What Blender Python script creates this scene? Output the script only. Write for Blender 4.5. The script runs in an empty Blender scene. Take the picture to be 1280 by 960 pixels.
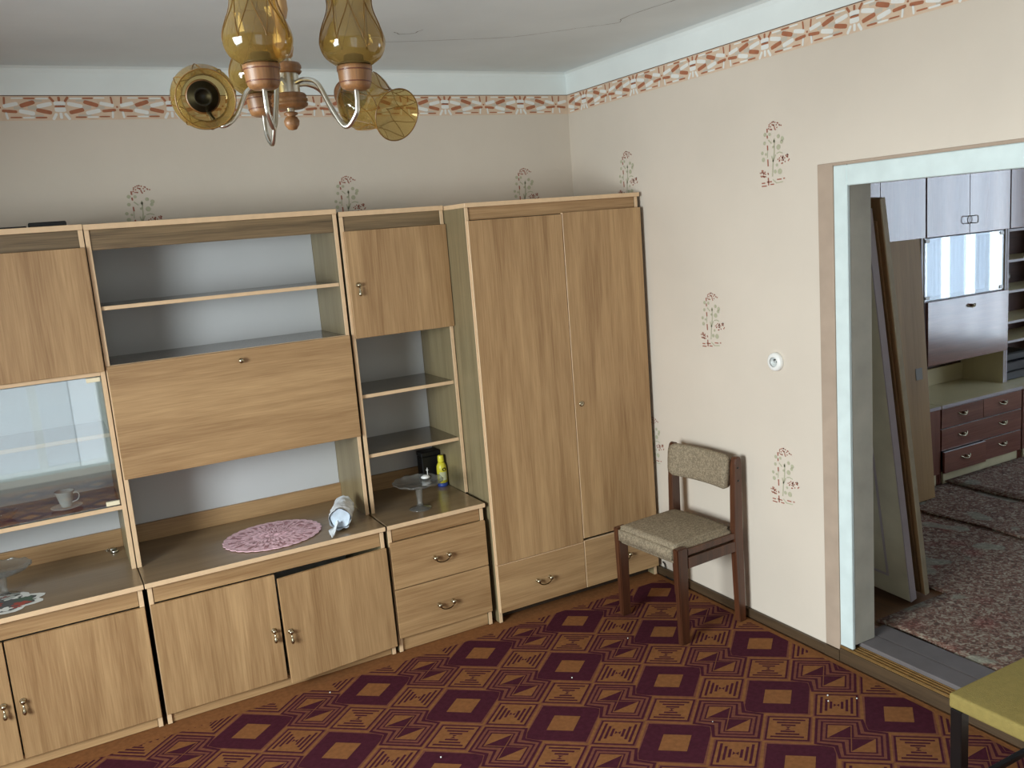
import bpy, bmesh, math, random
from mathutils import Vector, Matrix, noise
random.seed(7)
scene = bpy.context.scene
COL = scene.collection
PI = math.pi

# ------------------------------------------------------------------ camera, world, lights, exposure
cam_data = bpy.data.cameras.new('camera')
cam = bpy.data.objects.new('camera', cam_data); COL.objects.link(cam)
cam_data.sensor_width = 36.0
cam_data.lens = 1106.58 / 1280 * 36.0
cam_data.clip_start = 0.05
CAM_RIGHT = Vector((0.875037, -0.477627, -0.078628)); CAM_DOWN = Vector((-0.150736, -0.114510, -0.981920)); CAM_FWD = Vector((0.459988, 0.871068, -0.172196))
CAM_LOC = Vector((-2.764930, -4.311810, 1.895818))
m3 = Matrix((CAM_RIGHT, -CAM_DOWN, -CAM_FWD)).transposed()
cam.matrix_world = Matrix.Translation(CAM_LOC) @ m3.to_4x4()
scene.camera = cam

world = bpy.data.worlds.new('world'); scene.world = world; world.use_nodes = True
bg = world.node_tree.nodes['Background']
bg.inputs['Color'].default_value = (0.80, 0.90, 1.0, 1); bg.inputs['Strength'].default_value = 1.0

def area(name, loc, direction, sx, sy, power, color, spread=180):
    d = bpy.data.lights.new(name, 'AREA'); d.shape = 'RECTANGLE'; d.size = sx; d.size_y = sy
    d.energy = power; d.color = color; d.spread = math.radians(spread)
    o = bpy.data.objects.new(name, d); COL.objects.link(o); o.location = loc
    o.rotation_euler = Vector(direction).to_track_quat('-Z', 'Z').to_euler()
    return o
# daylight through the three windows of the two rooms
area('window_daylight_west', (-5.02, -3.05, 1.56), (1, 0.06, -0.42), 1.45, 1.5, 190, (0.90, 0.97, 0.98), 130)
area('window_daylight_south', (-3.01, -5.22, 1.17), (0.0, 1, 0.0), 0.80, 2.14, 4.4, (0.88, 0.95, 1.0))
area('window_daylight_south_gap', (-2.49, -5.22, 1.17), (0.0, 1, 0.0), 0.22, 2.14, 1.7, (0.88, 0.95, 1.0))  # the brighter pane at its side
area('window_daylight_next_room', (4.97, -2.6, 1.45), (-1, 0.0, -0.08), 1.9, 1.7, 70, (0.80, 0.90, 1.0))

scene.view_settings.view_transform = 'Standard'
scene.view_settings.look = 'None'
scene.view_settings.gamma = 1.0
scene.view_settings.use_curve_mapping = False
scene.view_settings.exposure = -0.10
scene.cycles.use_denoising = True
scene.cycles.max_bounces = 10
scene.cycles.diffuse_bounces = 4
scene.cycles.glossy_bounces = 4
scene.cycles.transparent_max_bounces = 16
scene.cycles.caustics_reflective = False
scene.cycles.caustics_refractive = False

# ------------------------------------------------------------------ materials
def s2l(c):
    return tuple((x / 12.92 if x <= 0.04045 else ((x + 0.055) / 1.055) ** 2.4) for x in [v / 255.0 for v in c]) + (1.0,)

def new_mat(name):
    m = bpy.data.materials.new(name); m.use_nodes = True
    nt = m.node_tree
    return m, nt, nt.nodes, nt.links, nt.nodes['Principled BSDF']

def plain(name, col, rough=0.5, metal=0.0, var=0.06, nscale=12.0, coat=0.0, bump=0.0, bscale=80, spec=0.5):
    m, nt, N, L, P = new_mat(name)
    tc = N.new('ShaderNodeTexCoord')
    nz = N.new('ShaderNodeTexNoise'); nz.inputs['Scale'].default_value = nscale; nz.inputs['Detail'].default_value = 4
    L.new(tc.outputs['Object'], nz.inputs['Vector'])
    cr = N.new('ShaderNodeValToRGB')
    c = s2l(col)
    cr.color_ramp.elements[0].position = 0.3; cr.color_ramp.elements[1].position = 0.7
    cr.color_ramp.elements[0].color = tuple(max(0, x * (1 - var)) for x in c[:3]) + (1,)
    cr.color_ramp.elements[1].color = tuple(min(1, x * (1 + var)) for x in c[:3]) + (1,)
    L.new(nz.outputs['Fac'], cr.inputs['Fac']); L.new(cr.outputs['Color'], P.inputs['Base Color'])
    P.inputs['Roughness'].default_value = rough; P.inputs['Metallic'].default_value = metal
    P.inputs['Coat Weight'].default_value = coat
    P.inputs['Specular IOR Level'].default_value = spec
    if bump:
        n2 = N.new('ShaderNodeTexNoise'); n2.inputs['Scale'].default_value = bscale; n2.inputs['Detail'].default_value = 5
        L.new(tc.outputs['Object'], n2.inputs['Vector'])
        b = N.new('ShaderNodeBump'); b.inputs['Strength'].default_value = bump; b.inputs['Distance'].default_value = 0.004
        L.new(n2.outputs['Fac'], b.inputs['Height']); L.new(b.outputs['Normal'], P.inputs['Normal'])
    return m

def wood(name, light, dark, axis='Z', rough=0.42, fine=1.0, coat=0.0, figure=0.5):
    """laminate or timber whose grain runs along one object axis"""
    m, nt, N, L, P = new_mat(name)
    tc = N.new('ShaderNodeTexCoord'); oi = N.new('ShaderNodeObjectInfo')
    mul = N.new('ShaderNodeVectorMath'); mul.operation = 'SCALE'; mul.inputs[0].default_value = (7.3, 5.1, 9.7)
    L.new(oi.outputs['Random'], mul.inputs['Scale'])
    add = N.new('ShaderNodeVectorMath'); add.operation = 'ADD'
    L.new(tc.outputs['Object'], add.inputs[0]); L.new(mul.outputs['Vector'], add.inputs[1])
    def stretched(along, across, detail, dist=0.0):
        mp = N.new('ShaderNodeMapping')
        sc = [across] * 3; sc['XYZ'.index(axis)] = along
        mp.inputs['Scale'].default_value = sc
        L.new(add.outputs['Vector'], mp.inputs['Vector'])
        nz = N.new('ShaderNodeTexNoise'); nz.inputs['Scale'].default_value = 1.0
        nz.inputs['Detail'].default_value = detail; nz.inputs['Distortion'].default_value = dist
        L.new(mp.outputs['Vector'], nz.inputs['Vector'])
        return nz
    a = stretched(1.1, 17 * fine, 5, 0.6); b = stretched(6, 170 * fine, 3); c = stretched(0.5, 5, 2, 0.4)
    m1 = N.new('ShaderNodeMix'); m1.data_type = 'FLOAT'; m1.inputs[0].default_value = 0.42
    L.new(a.outputs['Fac'], m1.inputs[2]); L.new(b.outputs['Fac'], m1.inputs[3])
    m2 = N.new('ShaderNodeMix'); m2.data_type = 'FLOAT'; m2.inputs[0].default_value = 0.3
    L.new(m1.outputs[0], m2.inputs[2]); L.new(c.outputs['Fac'], m2.inputs[3])
    cr = N.new('ShaderNodeValToRGB')
    cr.color_ramp.elements[0].position = 0.36; cr.color_ramp.elements[0].color = s2l(dark)
    cr.color_ramp.elements[1].position = 0.62; cr.color_ramp.elements[1].color = s2l(light)
    L.new(m2.outputs[0], cr.inputs['Fac']); L.new(cr.outputs['Color'], P.inputs['Base Color'])
    P.inputs['Roughness'].default_value = rough; P.inputs['Coat Weight'].default_value = coat
    P.inputs['Coat Roughness'].default_value = 0.12
    bp = N.new('ShaderNodeBump'); bp.inputs['Strength'].default_value = 0.12; bp.inputs['Distance'].default_value = 0.001
    L.new(b.outputs['Fac'], bp.inputs['Height']); L.new(bp.outputs['Normal'], P.inputs['Normal'])
    return m

def glassy(name, tint, gloss=0.06, rough=0.02, body=None, body_fac=0.0):
    """thin clear or coloured glass: tinted see-through plus a fresnel reflection"""
    m = bpy.data.materials.new(name); m.use_nodes = True
    nt = m.node_tree; N = nt.nodes; L = nt.links
    N.remove(N['Principled BSDF']); out = N['Material Output']
    tr = N.new('ShaderNodeBsdfTransparent'); tr.inputs['Color'].default_value = tint
    gl = N.new('ShaderNodeBsdfGlossy'); gl.inputs['Roughness'].default_value = rough
    fr = N.new('ShaderNodeFresnel')
    ge = N.new('ShaderNodeNewGeometry'); ir = N.new('ShaderNodeMath'); ir.operation = 'MULTIPLY_ADD'   # same reflection from both faces of a thin wall
    ir.inputs[1].default_value = 1 / 1.5 - 1.5; ir.inputs[2].default_value = 1.5
    L.new(ge.outputs['Backfacing'], ir.inputs[0]); L.new(ir.outputs[0], fr.inputs['IOR'])
    ad = N.new('ShaderNodeMath'); ad.operation = 'ADD'; ad.inputs[1].default_value = gloss; ad.use_clamp = True
    L.new(fr.outputs['Fac'], ad.inputs[0])
    mx = N.new('ShaderNodeMixShader'); L.new(ad.outputs[0], mx.inputs['Fac'])
    base = tr
    if body is not None:
        df = N.new('ShaderNodeBsdfDiffuse'); df.inputs['Color'].default_value = body
        tl = N.new('ShaderNodeBsdfTranslucent'); tl.inputs['Color'].default_value = body
        m0 = N.new('ShaderNodeMixShader'); m0.inputs['Fac'].default_value = 0.5
        L.new(df.outputs[0], m0.inputs[1]); L.new(tl.outputs[0], m0.inputs[2])
        m1 = N.new('ShaderNodeMixShader'); m1.inputs['Fac'].default_value = body_fac
        L.new(tr.outputs[0], m1.inputs[1]); L.new(m0.outputs[0], m1.inputs[2]); base = m1
    L.new(base.outputs[0], mx.inputs[1]); L.new(gl.outputs[0], mx.inputs[2])
    L.new(mx.outputs[0], out.inputs['Surface'])
    return m

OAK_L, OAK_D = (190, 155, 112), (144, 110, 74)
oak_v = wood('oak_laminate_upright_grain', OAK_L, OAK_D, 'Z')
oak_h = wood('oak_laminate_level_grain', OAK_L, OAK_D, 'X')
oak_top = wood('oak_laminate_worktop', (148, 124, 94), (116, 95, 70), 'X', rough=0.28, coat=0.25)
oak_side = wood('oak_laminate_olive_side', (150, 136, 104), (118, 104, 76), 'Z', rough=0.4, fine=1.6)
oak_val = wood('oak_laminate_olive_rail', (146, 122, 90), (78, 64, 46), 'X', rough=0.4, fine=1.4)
oak_shelf = wood('oak_laminate_shaded_shelf', (104, 90, 70), (76, 66, 50), 'X', rough=0.22, coat=0.3)  # olive oak with the shade inside the units put into its colour
band = plain('pale_edge_banding', (222, 190, 152), 0.45, var=0.05, nscale=30)
oak_dark = plain('dark_brown_plinth_board', (60, 46, 34), 0.7)  # dark brown board of the wardrobe's recessed plinth
backboard = plain('white_hardboard', (206, 208, 210), 0.45, var=0.03, nscale=3)
nickel = plain('aged_nickel', (190, 180, 155), 0.25, 1.0, var=0.15, nscale=60)
bronze = plain('dark_bronze_wire', (90, 72, 50), 0.35, 1.0, var=0.2, nscale=60)
clear_glass = glassy('clear_glass', (0.93, 0.97, 0.97, 1), 0.04)
vitrine_glass = glassy('cabinet_glass', (0.92, 0.96, 0.96, 1), 0.22)
vitrine_glass_2 = glassy('next_room_cabinet_glass', (0.90, 0.95, 0.97, 1), 0.10)
cut_glass = glassy('cut_glass', (0.84, 0.86, 0.85, 1), 0.05, 0.08, (0.7, 0.7, 0.68, 1), 0.20)
amber_glass = glassy('amber_glass', (0.70, 0.56, 0.28, 1), 0.03, 0.06, (0.46, 0.33, 0.11, 1), 0.34)
amber_line = plain('amber_glass_ridge', (112, 78, 24), 0.3)
ivory = plain('cream_plastic', (240, 228, 196), 0.4, var=0.03)
white_plastic = plain('white_plastic', (235, 235, 232), 0.35, var=0.03)
wall_paint = plain('sand_wall_paint', (211, 200, 186), 0.9, var=0.035, nscale=2.2, bump=0.15, bscale=35)
trim_paint = plain('pink_beige_trim_paint', (170, 151, 134), 0.8, var=0.07, nscale=9, bump=0.2, bscale=40)
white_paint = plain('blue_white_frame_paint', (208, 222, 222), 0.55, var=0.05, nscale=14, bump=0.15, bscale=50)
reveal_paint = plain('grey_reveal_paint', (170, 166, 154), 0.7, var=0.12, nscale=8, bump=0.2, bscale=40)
cove_paint = plain('white_cornice_paint', (228, 235, 234), 0.9, var=0.03, nscale=4, bump=0.1)
ceil_paint = plain('grey_white_ceiling_paint', (224, 233, 236), 0.95, var=0.05, nscale=2.0, bump=0.2, bscale=20)
crack_mat = plain('ceiling_crack', (128, 130, 126), 0.9)
line_mat = plain('brown_border_line', (92, 66, 50), 0.8)
sand = plain('border_sand', (214, 190, 166), 0.85, var=0.06, nscale=30)
terracotta = plain('border_terracotta', (168, 106, 76), 0.85, var=0.10, nscale=40)
bord_white = plain('border_white', (228, 228, 224), 0.85, var=0.03)
bord_grey = plain('border_warm_grey', (196, 186, 172), 0.85, var=0.04)
sten_red = plain('stencil_red_brown', (160, 100, 82), 0.9, var=0.1, nscale=80)
sten_green = plain('stencil_pale_green', (178, 176, 150), 0.9, var=0.08, nscale=60)
sten_ground = plain('stencil_pale_patch', (196, 192, 170), 0.9, var=0.05, nscale=40)
carp_ochre = plain('carpet_ochre', (130, 86, 52), 0.95, var=0.14, nscale=55, bump=0.5, bscale=500, spec=0.1)
carp_mauve = plain('carpet_mauve', (112, 68, 54), 0.95, var=0.12, nscale=55, bump=0.5, bscale=500, spec=0.1)
carp_purple = plain('carpet_plum', (68, 28, 40), 0.95, var=0.16, nscale=55, bump=0.5, bscale=500, spec=0.1)
floor_wood = wood('brown_floor_board', (120, 84, 56), (84, 58, 38), 'Y', rough=0.45)
base_wood = wood('dark_baseboard_wood', (84, 66, 46), (52, 40, 28), 'Y', rough=0.5)
brass_strip = plain('worn_brass', (160, 126, 78), 0.4, 0.6, var=0.2, nscale=40)
grey_board = plain('grey_painted_board', (104, 98, 98), 0.5, var=0.12, nscale=10)
chair_wood = wood('dark_red_brown_chair_wood', (92, 54, 34), (50, 27, 18), 'Z', rough=0.35, coat=0.3)
black_metal = plain('black_lacquer', (20, 18, 18), 0.3)
mustard = plain('mustard_upholstery', (132, 117, 66), 0.85, var=0.07, nscale=60, bump=0.5, bscale=260, spec=0.2)
pink = plain('pink_crochet_yarn', (232, 192, 202), 0.9, var=0.15, nscale=90)
pink_dark = plain('pink_crochet_holes', (176, 130, 136), 0.9, var=0.2, nscale=90)
bag_white = plain('crumpled_white_plastic', (236, 241, 246), 0.35, var=0.08, nscale=30, bump=0.8, bscale=40)
bag_blue = plain('pale_blue_white_plastic', (196, 210, 224), 0.4, var=0.08, nscale=30, bump=0.6, bscale=40)
yellow_p = plain('yellow_plastic', (226, 216, 66), 0.35, var=0.04)
blue_p = plain('blue_plastic', (40, 66, 140), 0.4)
label_w = plain('white_label', (222, 222, 180), 0.6)
black_p = plain('black_plastic', (14, 14, 16), 0.45)
porcelain = plain('white_porcelain', (240, 240, 236), 0.15, var=0.02)
lamp_wood = wood('turned_lamp_wood', (146, 102, 62), (98, 68, 42), 'Z', rough=0.45, coat=0.05, fine=2)
lamp_tan = wood('pale_turned_wood', (196, 158, 108), (160, 122, 78), 'Z', rough=0.4, coat=0.1, fine=2)
lamp_wood_dark = plain('dark_lamp_ring', (96, 52, 34), 0.35, coat=0.4)
chrome = plain('brushed_nickel_tube', (200, 198, 188), 0.28, 1.0, var=0.08, nscale=30)
mahogany_v = wood('mahogany_gloss_upright_grain', (132, 84, 70), (96, 56, 46), 'Z', rough=0.18, coat=1.0)
mahogany_h = wood('mahogany_gloss_level_grain', (132, 84, 70), (96, 56, 46), 'X', rough=0.2, coat=1.0)
mahogany_in = wood('mahogany_inside', (88, 56, 46), (58, 36, 30), 'X', rough=0.5)
cream_lam = plain('cream_laminate', (214, 202, 164), 0.35, var=0.05, nscale=6, coat=0.3)
lilac_edge = plain('grey_lilac_edge', (176, 168, 172), 0.35, var=0.05)
leaf_paint = plain('old_cream_door_paint', (208, 204, 178), 0.6, var=0.12, nscale=6)
leaf_edge = plain('worn_leaf_edge', (160, 148, 124), .6, var=.1)
leaf_brown = wood('bare_brown_door_wood', (140, 108, 72), (92, 68, 44), 'Z', rough=0.6)
leaf_beige = wood('beige_door_veneer', (172, 138, 90), (144, 112, 70), 'Z', rough=0.6)
curtain_mat = None
m, nt, N, L, P = new_mat('sheer_curtain'); N.remove(P)
tl = N.new('ShaderNodeBsdfTranslucent'); tl.inputs['Color'].default_value = (0.8, 0.88, 1, 1)
df = N.new('ShaderNodeBsdfDiffuse'); df.inputs['Color'].default_value = (0.8, 0.85, 0.9, 1)
mx = N.new('ShaderNodeMixShader'); L.new(tl.outputs[0], mx.inputs[1]); L.new(df.outputs[0], mx.inputs[2])
L.new(mx.outputs[0], N['Material Output'].inputs['Surface']); curtain_mat = m

def fabric(name, c1, c2, scale):
    m, nt, N, L, P = new_mat(name)
    tc = N.new('ShaderNodeTexCoord')
    nz = N.new('ShaderNodeTexNoise'); nz.inputs['Scale'].default_value = scale; nz.inputs['Detail'].default_value = 2
    nz.inputs['Distortion'].default_value = 1.5
    L.new(tc.outputs['Object'], nz.inputs['Vector'])
    cr = N.new('ShaderNodeValToRGB'); cr.color_ramp.elements[0].position = 0.44; cr.color_ramp.elements[1].position = 0.56
    cr.color_ramp.elements[0].color = s2l(c1); cr.color_ramp.elements[1].color = s2l(c2)
    L.new(nz.outputs['Fac'], cr.inputs['Fac']); L.new(cr.outputs['Color'], P.inputs['Base Color'])
    P.inputs['Roughness'].default_value = 0.95; P.inputs['Specular IOR Level'].default_value = 0.15
    b = N.new('ShaderNodeBump'); b.inputs['Strength'].default_value = 0.5; b.inputs['Distance'].default_value = 0.002
    L.new(nz.outputs['Fac'], b.inputs['Height']); L.new(b.outputs['Normal'], P.inputs['Normal'])
    return m
chair_cloth = fabric('olive_beige_figured_cloth', (124, 112, 94), (152, 138, 116), 95)

# the second room's rug: blurred floral blotches of red, sage and grey
m, nt, N, L, P = new_mat('floral_rug'); rug_mat = m
tc = N.new('ShaderNodeTexCoord')
n1 = N.new('ShaderNodeTexNoise'); n1.inputs['Scale'].default_value = 52; n1.inputs['Detail'].default_value = 3; n1.inputs['Distortion'].default_value = 1.0
vo = N.new('ShaderNodeTexVoronoi'); vo.inputs['Scale'].default_value = 4.2
n3 = N.new('ShaderNodeTexNoise'); n3.inputs['Scale'].default_value = 4.6; n3.inputs['Detail'].default_value = 1
for n in (n1, vo, n3): L.new(tc.outputs['Object'], n.inputs['Vector'])
c1 = N.new('ShaderNodeValToRGB'); e = c1.color_ramp.elements
e[0].position = 0.38; e[0].color = s2l((84, 64, 54)); e[1].position = 0.66; e[1].color = s2l((164, 154, 136))
x = e.new(0.48); x.color = s2l((122, 84, 70)); x = e.new(0.56); x.color = s2l((134, 120, 106))
L.new(n1.outputs['Fac'], c1.inputs['Fac'])
c2 = N.new('ShaderNodeValToRGB'); e = c2.color_ramp.elements
e[0].position = 0.12; e[0].color = (1, 1, 1, 1); e[1].position = 0.30; e[1].color = (0, 0, 0, 1)
L.new(vo.outputs['Distance'], c2.inputs['Fac'])
mm = N.new('ShaderNodeMix'); mm.data_type = 'RGBA'; mm.blend_type = 'MULTIPLY'
L.new(c2.outputs['Color'], mm.inputs['Factor']); L.new(c1.outputs['Color'], mm.inputs['A']); mm.inputs['B'].default_value = (1.0, 0.66, 0.68, 1)
c3 = N.new('ShaderNodeValToRGB'); c3.color_ramp.interpolation = 'LINEAR'; e = c3.color_ramp.elements
e[0].position = 0.62; e[0].color = (0, 0, 0, 1); e[1].position = 0.66; e[1].color = (0.55, 0.55, 0.55, 1)
L.new(n3.outputs['Fac'], c3.inputs['Fac'])
m4 = N.new('ShaderNodeMix'); m4.data_type = 'RGBA'
L.new(c3.outputs['Color'], m4.inputs['Factor']); L.new(mm.outputs['Result'], m4.inputs['A']); m4.inputs['B'].default_value = s2l((142, 150, 134))
L.new(m4.outputs['Result'], P.inputs['Base Color']); P.inputs['Roughness'].default_value = 0.95
b = N.new('ShaderNodeBump'); b.inputs['Strength'].default_value = 0.6; b.inputs['Distance'].default_value = 0.006
L.new(n1.outputs['Fac'], b.inputs['Height']); L.new(b.outputs['Normal'], P.inputs['Normal'])

# ------------------------------------------------------------------ helpers
OFF = {}
def tag(o, label=None, cat=None, group=None, kind=None):
    if label: o['label'] = label
    if cat: o['category'] = cat
    if group: o['group'] = group
    if kind: o['kind'] = kind
    return o

def root(name, label, cat, loc=(0, 0, 0), rz=0.0, group=None, local=False):
    o = bpy.data.objects.new(name, None); COL.objects.link(o)
    o.empty_display_size = 0.1
    o.location = loc; o.rotation_euler = (0, 0, rz)
    OFF[o.name] = Vector((0, 0, 0)) if local else Vector(loc)
    return tag(o, label, cat, group)

def link(name, me, mats, parent=None, origin=(0, 0, 0), kind=None):
    if not isinstance(mats, (list, tuple)): mats = [mats]
    for mt in mats: me.materials.append(mt)
    o = bpy.data.objects.new(name, me); COL.objects.link(o)
    org = Vector(origin)
    if parent is not None:
        o.parent = parent; o.location = org - OFF[parent.name]
    else:
        o.location = org
    OFF[o.name] = org
    if kind: o['kind'] = kind
    return o

def mesh_of(bm, name='m', smooth=False, recalc=True):
    if recalc: bmesh.ops.recalc_face_normals(bm, faces=bm.faces[:])
    me = bpy.data.meshes.new(name); bm.to_mesh(me); bm.free()
    if smooth:
        for p in me.polygons: p.use_smooth = True
    return me

def add_box(bm, x0, x1, y0, y1, z0, z1, bev=0.0, mi=0):
    r = bmesh.ops.create_cube(bm, size=1.0)
    vs = r['verts']
    for v in vs:
        v.co = Vector((x0 + (v.co.x + .5) * (x1 - x0), y0 + (v.co.y + .5) * (y1 - y0), z0 + (v.co.z + .5) * (z1 - z0)))
    fs = list({f for v in vs for f in v.link_faces})
    for f in fs: f.material_index = mi
    if bev > 0:
        es = list({e for v in vs for e in v.link_edges})
        bmesh.ops.bevel(bm, geom=es, offset=bev, segments=1, affect='EDGES', profile=0.5)
    return vs

def B(parent, name, x, y, z, mat, edge=None, bev=0.0012, edge_dirs=('-Y',), kind=None):
    """one board; faces that look in edge_dirs get the edge banding"""
    c = Vector(((x[0] + x[1]) / 2, (y[0] + y[1]) / 2, (z[0] + z[1]) / 2))
    bm = bmesh.new()
    add_box(bm, x[0] - c.x, x[1] - c.x, y[0] - c.y, y[1] - c.y, z[0] - c.z, z[1] - c.z, bev)
    mats = [mat]
    if edge is not None:
        mats.append(edge); bm.normal_update()
        for f in bm.faces:
            for d in edge_dirs:
                ax = 'XYZ'.index(d[1]); sg = -1 if d[0] == '-' else 1
                if f.normal[ax] * sg > 0.6: f.material_index = 1
    return link(name, mesh_of(bm, name), mats, parent, c, kind)

def lathe_bm(bm, prof, n=32, mat=None, mi=0, close=False):
    """prof: (radius, height) pairs turned about Z, placed by a matrix"""
    M = mat or Matrix.Identity(4); rings = []
    for r, z in prof:
        if r < 1e-6: rings.append([bm.verts.new(M @ Vector((0, 0, z)))])
        else: rings.append([bm.verts.new(M @ Vector((r * math.cos(2 * PI * k / n), r * math.sin(2 * PI * k / n), z))) for k in range(n)])
    fs = []
    for a, b in zip(rings, rings[1:]):
        for k in range(n):
            k2 = (k + 1) % n
            if len(a) == 1 and len(b) == 1: continue
            if len(a) == 1: f = bm.faces.new((a[0], b[k], b[k2]))
            elif len(b) == 1: f = bm.faces.new((a[k], a[k2], b[0]))
            else: f = bm.faces.new((a[k], a[k2], b[k2], b[k]))
            f.material_index = mi; f.smooth = True; fs.append(f)
    return fs

def tube_bm(bm, pts, rad, n=10, mi=0, cap=True):
    pts = [Vector(p) for p in pts]; rs = rad if isinstance(rad, (list, tuple)) else [rad] * len(pts)
    rings = []; up = None
    for i, p in enumerate(pts):
        t = (pts[min(i + 1, len(pts) - 1)] - pts[max(i - 1, 0)]).normalized()
        if up is None:
            up = Vector((0, 0, 1)) if abs(t.z) < 0.9 else Vector((1, 0, 0))
        s = t.cross(up).normalized(); up = s.cross(t).normalized()
        rings.append([bm.verts.new(p + (s * math.cos(2 * PI * k / n) + up * math.sin(2 * PI * k / n)) * rs[i]) for k in range(n)])
    for a, b in zip(rings, rings[1:]):
        for k in range(n):
            f = bm.faces.new((a[k], a[(k + 1) % n], b[(k + 1) % n], b[k])); f.smooth = True; f.material_index = mi
    if cap:
        for rg in (rings[0], rings[-1]):
            f = bm.faces.new(rg); f.material_index = mi

def smooth_path(pts, sub=6):
    """Catmull-Rom through the points"""
    P = [Vector(p) for p in pts]; P = [2 * P[0] - P[1]] + P + [2 * P[-1] - P[-2]]; out = []
    for i in range(1, len(P) - 2):
        for k in range(sub):
            t = k / sub; a, b, c, d = P[i - 1:i + 3]
            out.append(0.5 * ((2 * b) + (c - a) * t + (2 * a - 5 * b + 4 * c - d) * t * t + (3 * b - a - 3 * c + d) * t ** 3))
    out.append(P[-2]); return out

def lathe(parent, name, prof, mat, at=(0, 0, 0), n=32, rot=None, kind=None):
    bm = bmesh.new(); lathe_bm(bm, prof, n, rot.to_4x4() if rot is not None else None)
    return link(name, mesh_of(bm, name), mat, parent, at, kind)

def copy_tree(o, parent=None):
    c = o.copy(); COL.objects.link(c)
    if parent is not None: c.parent = parent
    OFF[c.name] = OFF[o.name].copy()
    for ch in list(o.children): copy_tree(ch, c)
    return c

def rounded_cushion(name, sx, sy, sz, mat, parent, at, crown=0.0, curve=0.0, r=0.015, seg=10):
    """box cushion with soft edges, a crowned top and, if wished, a bend along X"""
    bm = bmesh.new()
    add_box(bm, -sx / 2, sx / 2, -sy / 2, sy / 2, -sz / 2, sz / 2)
    bmesh.ops.bevel(bm, geom=bm.edges[:], offset=r, segments=4, affect='EDGES', profile=0.6)
    for ax, s in ((0, sx), (1, sy)):
        for k in range(1, seg):
            co = Vector((0, 0, 0)); co[ax] = -s / 2 + s * k / seg
            no = Vector((0, 0, 0)); no[ax] = 1
            bmesh.ops.bisect_plane(bm, geom=bm.verts[:] + bm.edges[:] + bm.faces[:], plane_co=co, plane_no=no)
    for v in bm.verts:
        u = 1 - (2 * v.co.x / sx) ** 2; w = 1 - (2 * v.co.y / sy) ** 2
        if v.co.z > 0: v.co.z += crown * max(0, u) ** .6 * max(0, w) ** .6
        v.co.z += curve * 0
    return link(name, mesh_of(bm, name, True), mat, parent, at)

# ------------------------------------------------------------------ the setting
ZF2 = 0.06            # floor of the next room
ZC = 2.715            # ceiling
def S(name, boxes, mat, bev=0.0, label=None):
    bm = bmesh.new(); c = Vector(((boxes[0][0] + boxes[0][1]) / 2, (boxes[0][2] + boxes[0][3]) / 2, (boxes[0][4] + boxes[0][5]) / 2))
    for b_ in boxes:
        add_box(bm, b_[0] - c.x, b_[1] - c.x, b_[2] - c.y, b_[3] - c.y, b_[4] - c.z, b_[5] - c.z, bev)
    o = link(name, mesh_of(bm, name), mat, None, c, 'structure')
    if label: o['label'] = label
    return o

DY0, DY1, DZ = -1.852, -2.94, 2.035     # doorway of the partition (outer edges of its frame)
S('floor', [(-5.1, 0.0, -5.3, 0.0, -0.12, -0.006)], floor_wood, label='brown boarded floor of the near room under the patterned carpet')
S('floor', [(0.27, 5.0, -4.6, -0.27, -0.12, ZF2 - 0.004)], floor_wood, label='dark boarded floor of the next room')
ceiling = S('ceiling', [(-5.1, 0.12, -5.3, 0.15, ZC, ZC + 0.12)], ceil_paint, label='grey white ceiling with fine cracks')
S('ceiling', [(0.12, 5.15, -4.75, -0.12, ZC, ZC + 0.12)], ceil_paint, label='ceiling of the next room')
wall_north = S('wall_north', [(-5.25, 0.0, 0.0, 0.15, -0.12, ZC)], wall_paint, label='sand coloured wall behind the wall units')
wall_east = S('wall_east', [(0.0, 0.12, -5.45, DY1, -0.12, ZC), (0.0, 0.12, DY0, 0.15, -0.12, ZC), (0.0, 0.12, DY1, DY0, DZ, ZC), (0.0, 0.27, DY1, DY0, -0.12, 0.045)], wall_paint,
              label='sand coloured wall with the doorway to the next room')
# west wall with its window opening
WY0, WY1, WZ0, WZ1 = -3.83, -2.27, 0.76, 2.36
S('wall_west', [(-5.25, -5.1, WY1, 0.0, -0.12, ZC), (-5.25, -5.1, -5.45, WY0, -0.12, ZC), (-5.25, -5.1, WY0, WY1, -0.12, WZ0), (-5.25, -5.1, WY0, WY1, WZ1, ZC)], wall_paint)
SX0, SX1, SZ0, SZ1 = -3.46, -2.33, 0.05, 2.3
S('wall_south', [(-5.25, SX0, -5.45, -5.3, -0.12, ZC), (SX1, 0.0, -5.45, -5.3, -0.12, ZC), (SX0, SX1, -5.45, -5.3, SZ1, ZC), (SX0, SX1, -5.45, -5.3, -0.12, SZ0)], wall_paint)
# next room shell
EY0, EY1, EZ0, EZ1 = -3.6, -1.6, 0.55, 2.35
S('wall_north_next_room', [(0.12, 5.15, -0.27, -0.12, -0.12, ZC)], wall_paint, label='back wall of the next room')
S('wall_south_next_room', [(0.12, 5.15, -4.75, -4.6, -0.12, ZC)], wall_paint)
S('wall_east_next_room', [(5.0, 5.15, EY1, -0.27, -0.12, ZC), (5.0, 5.15, -4.6, EY0, -0.12, ZC), (5.0, 5.15, EY0, EY1, -0.12, EZ0), (5.0, 5.15, EY0, EY1, EZ1, ZC)], wall_paint)

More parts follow.
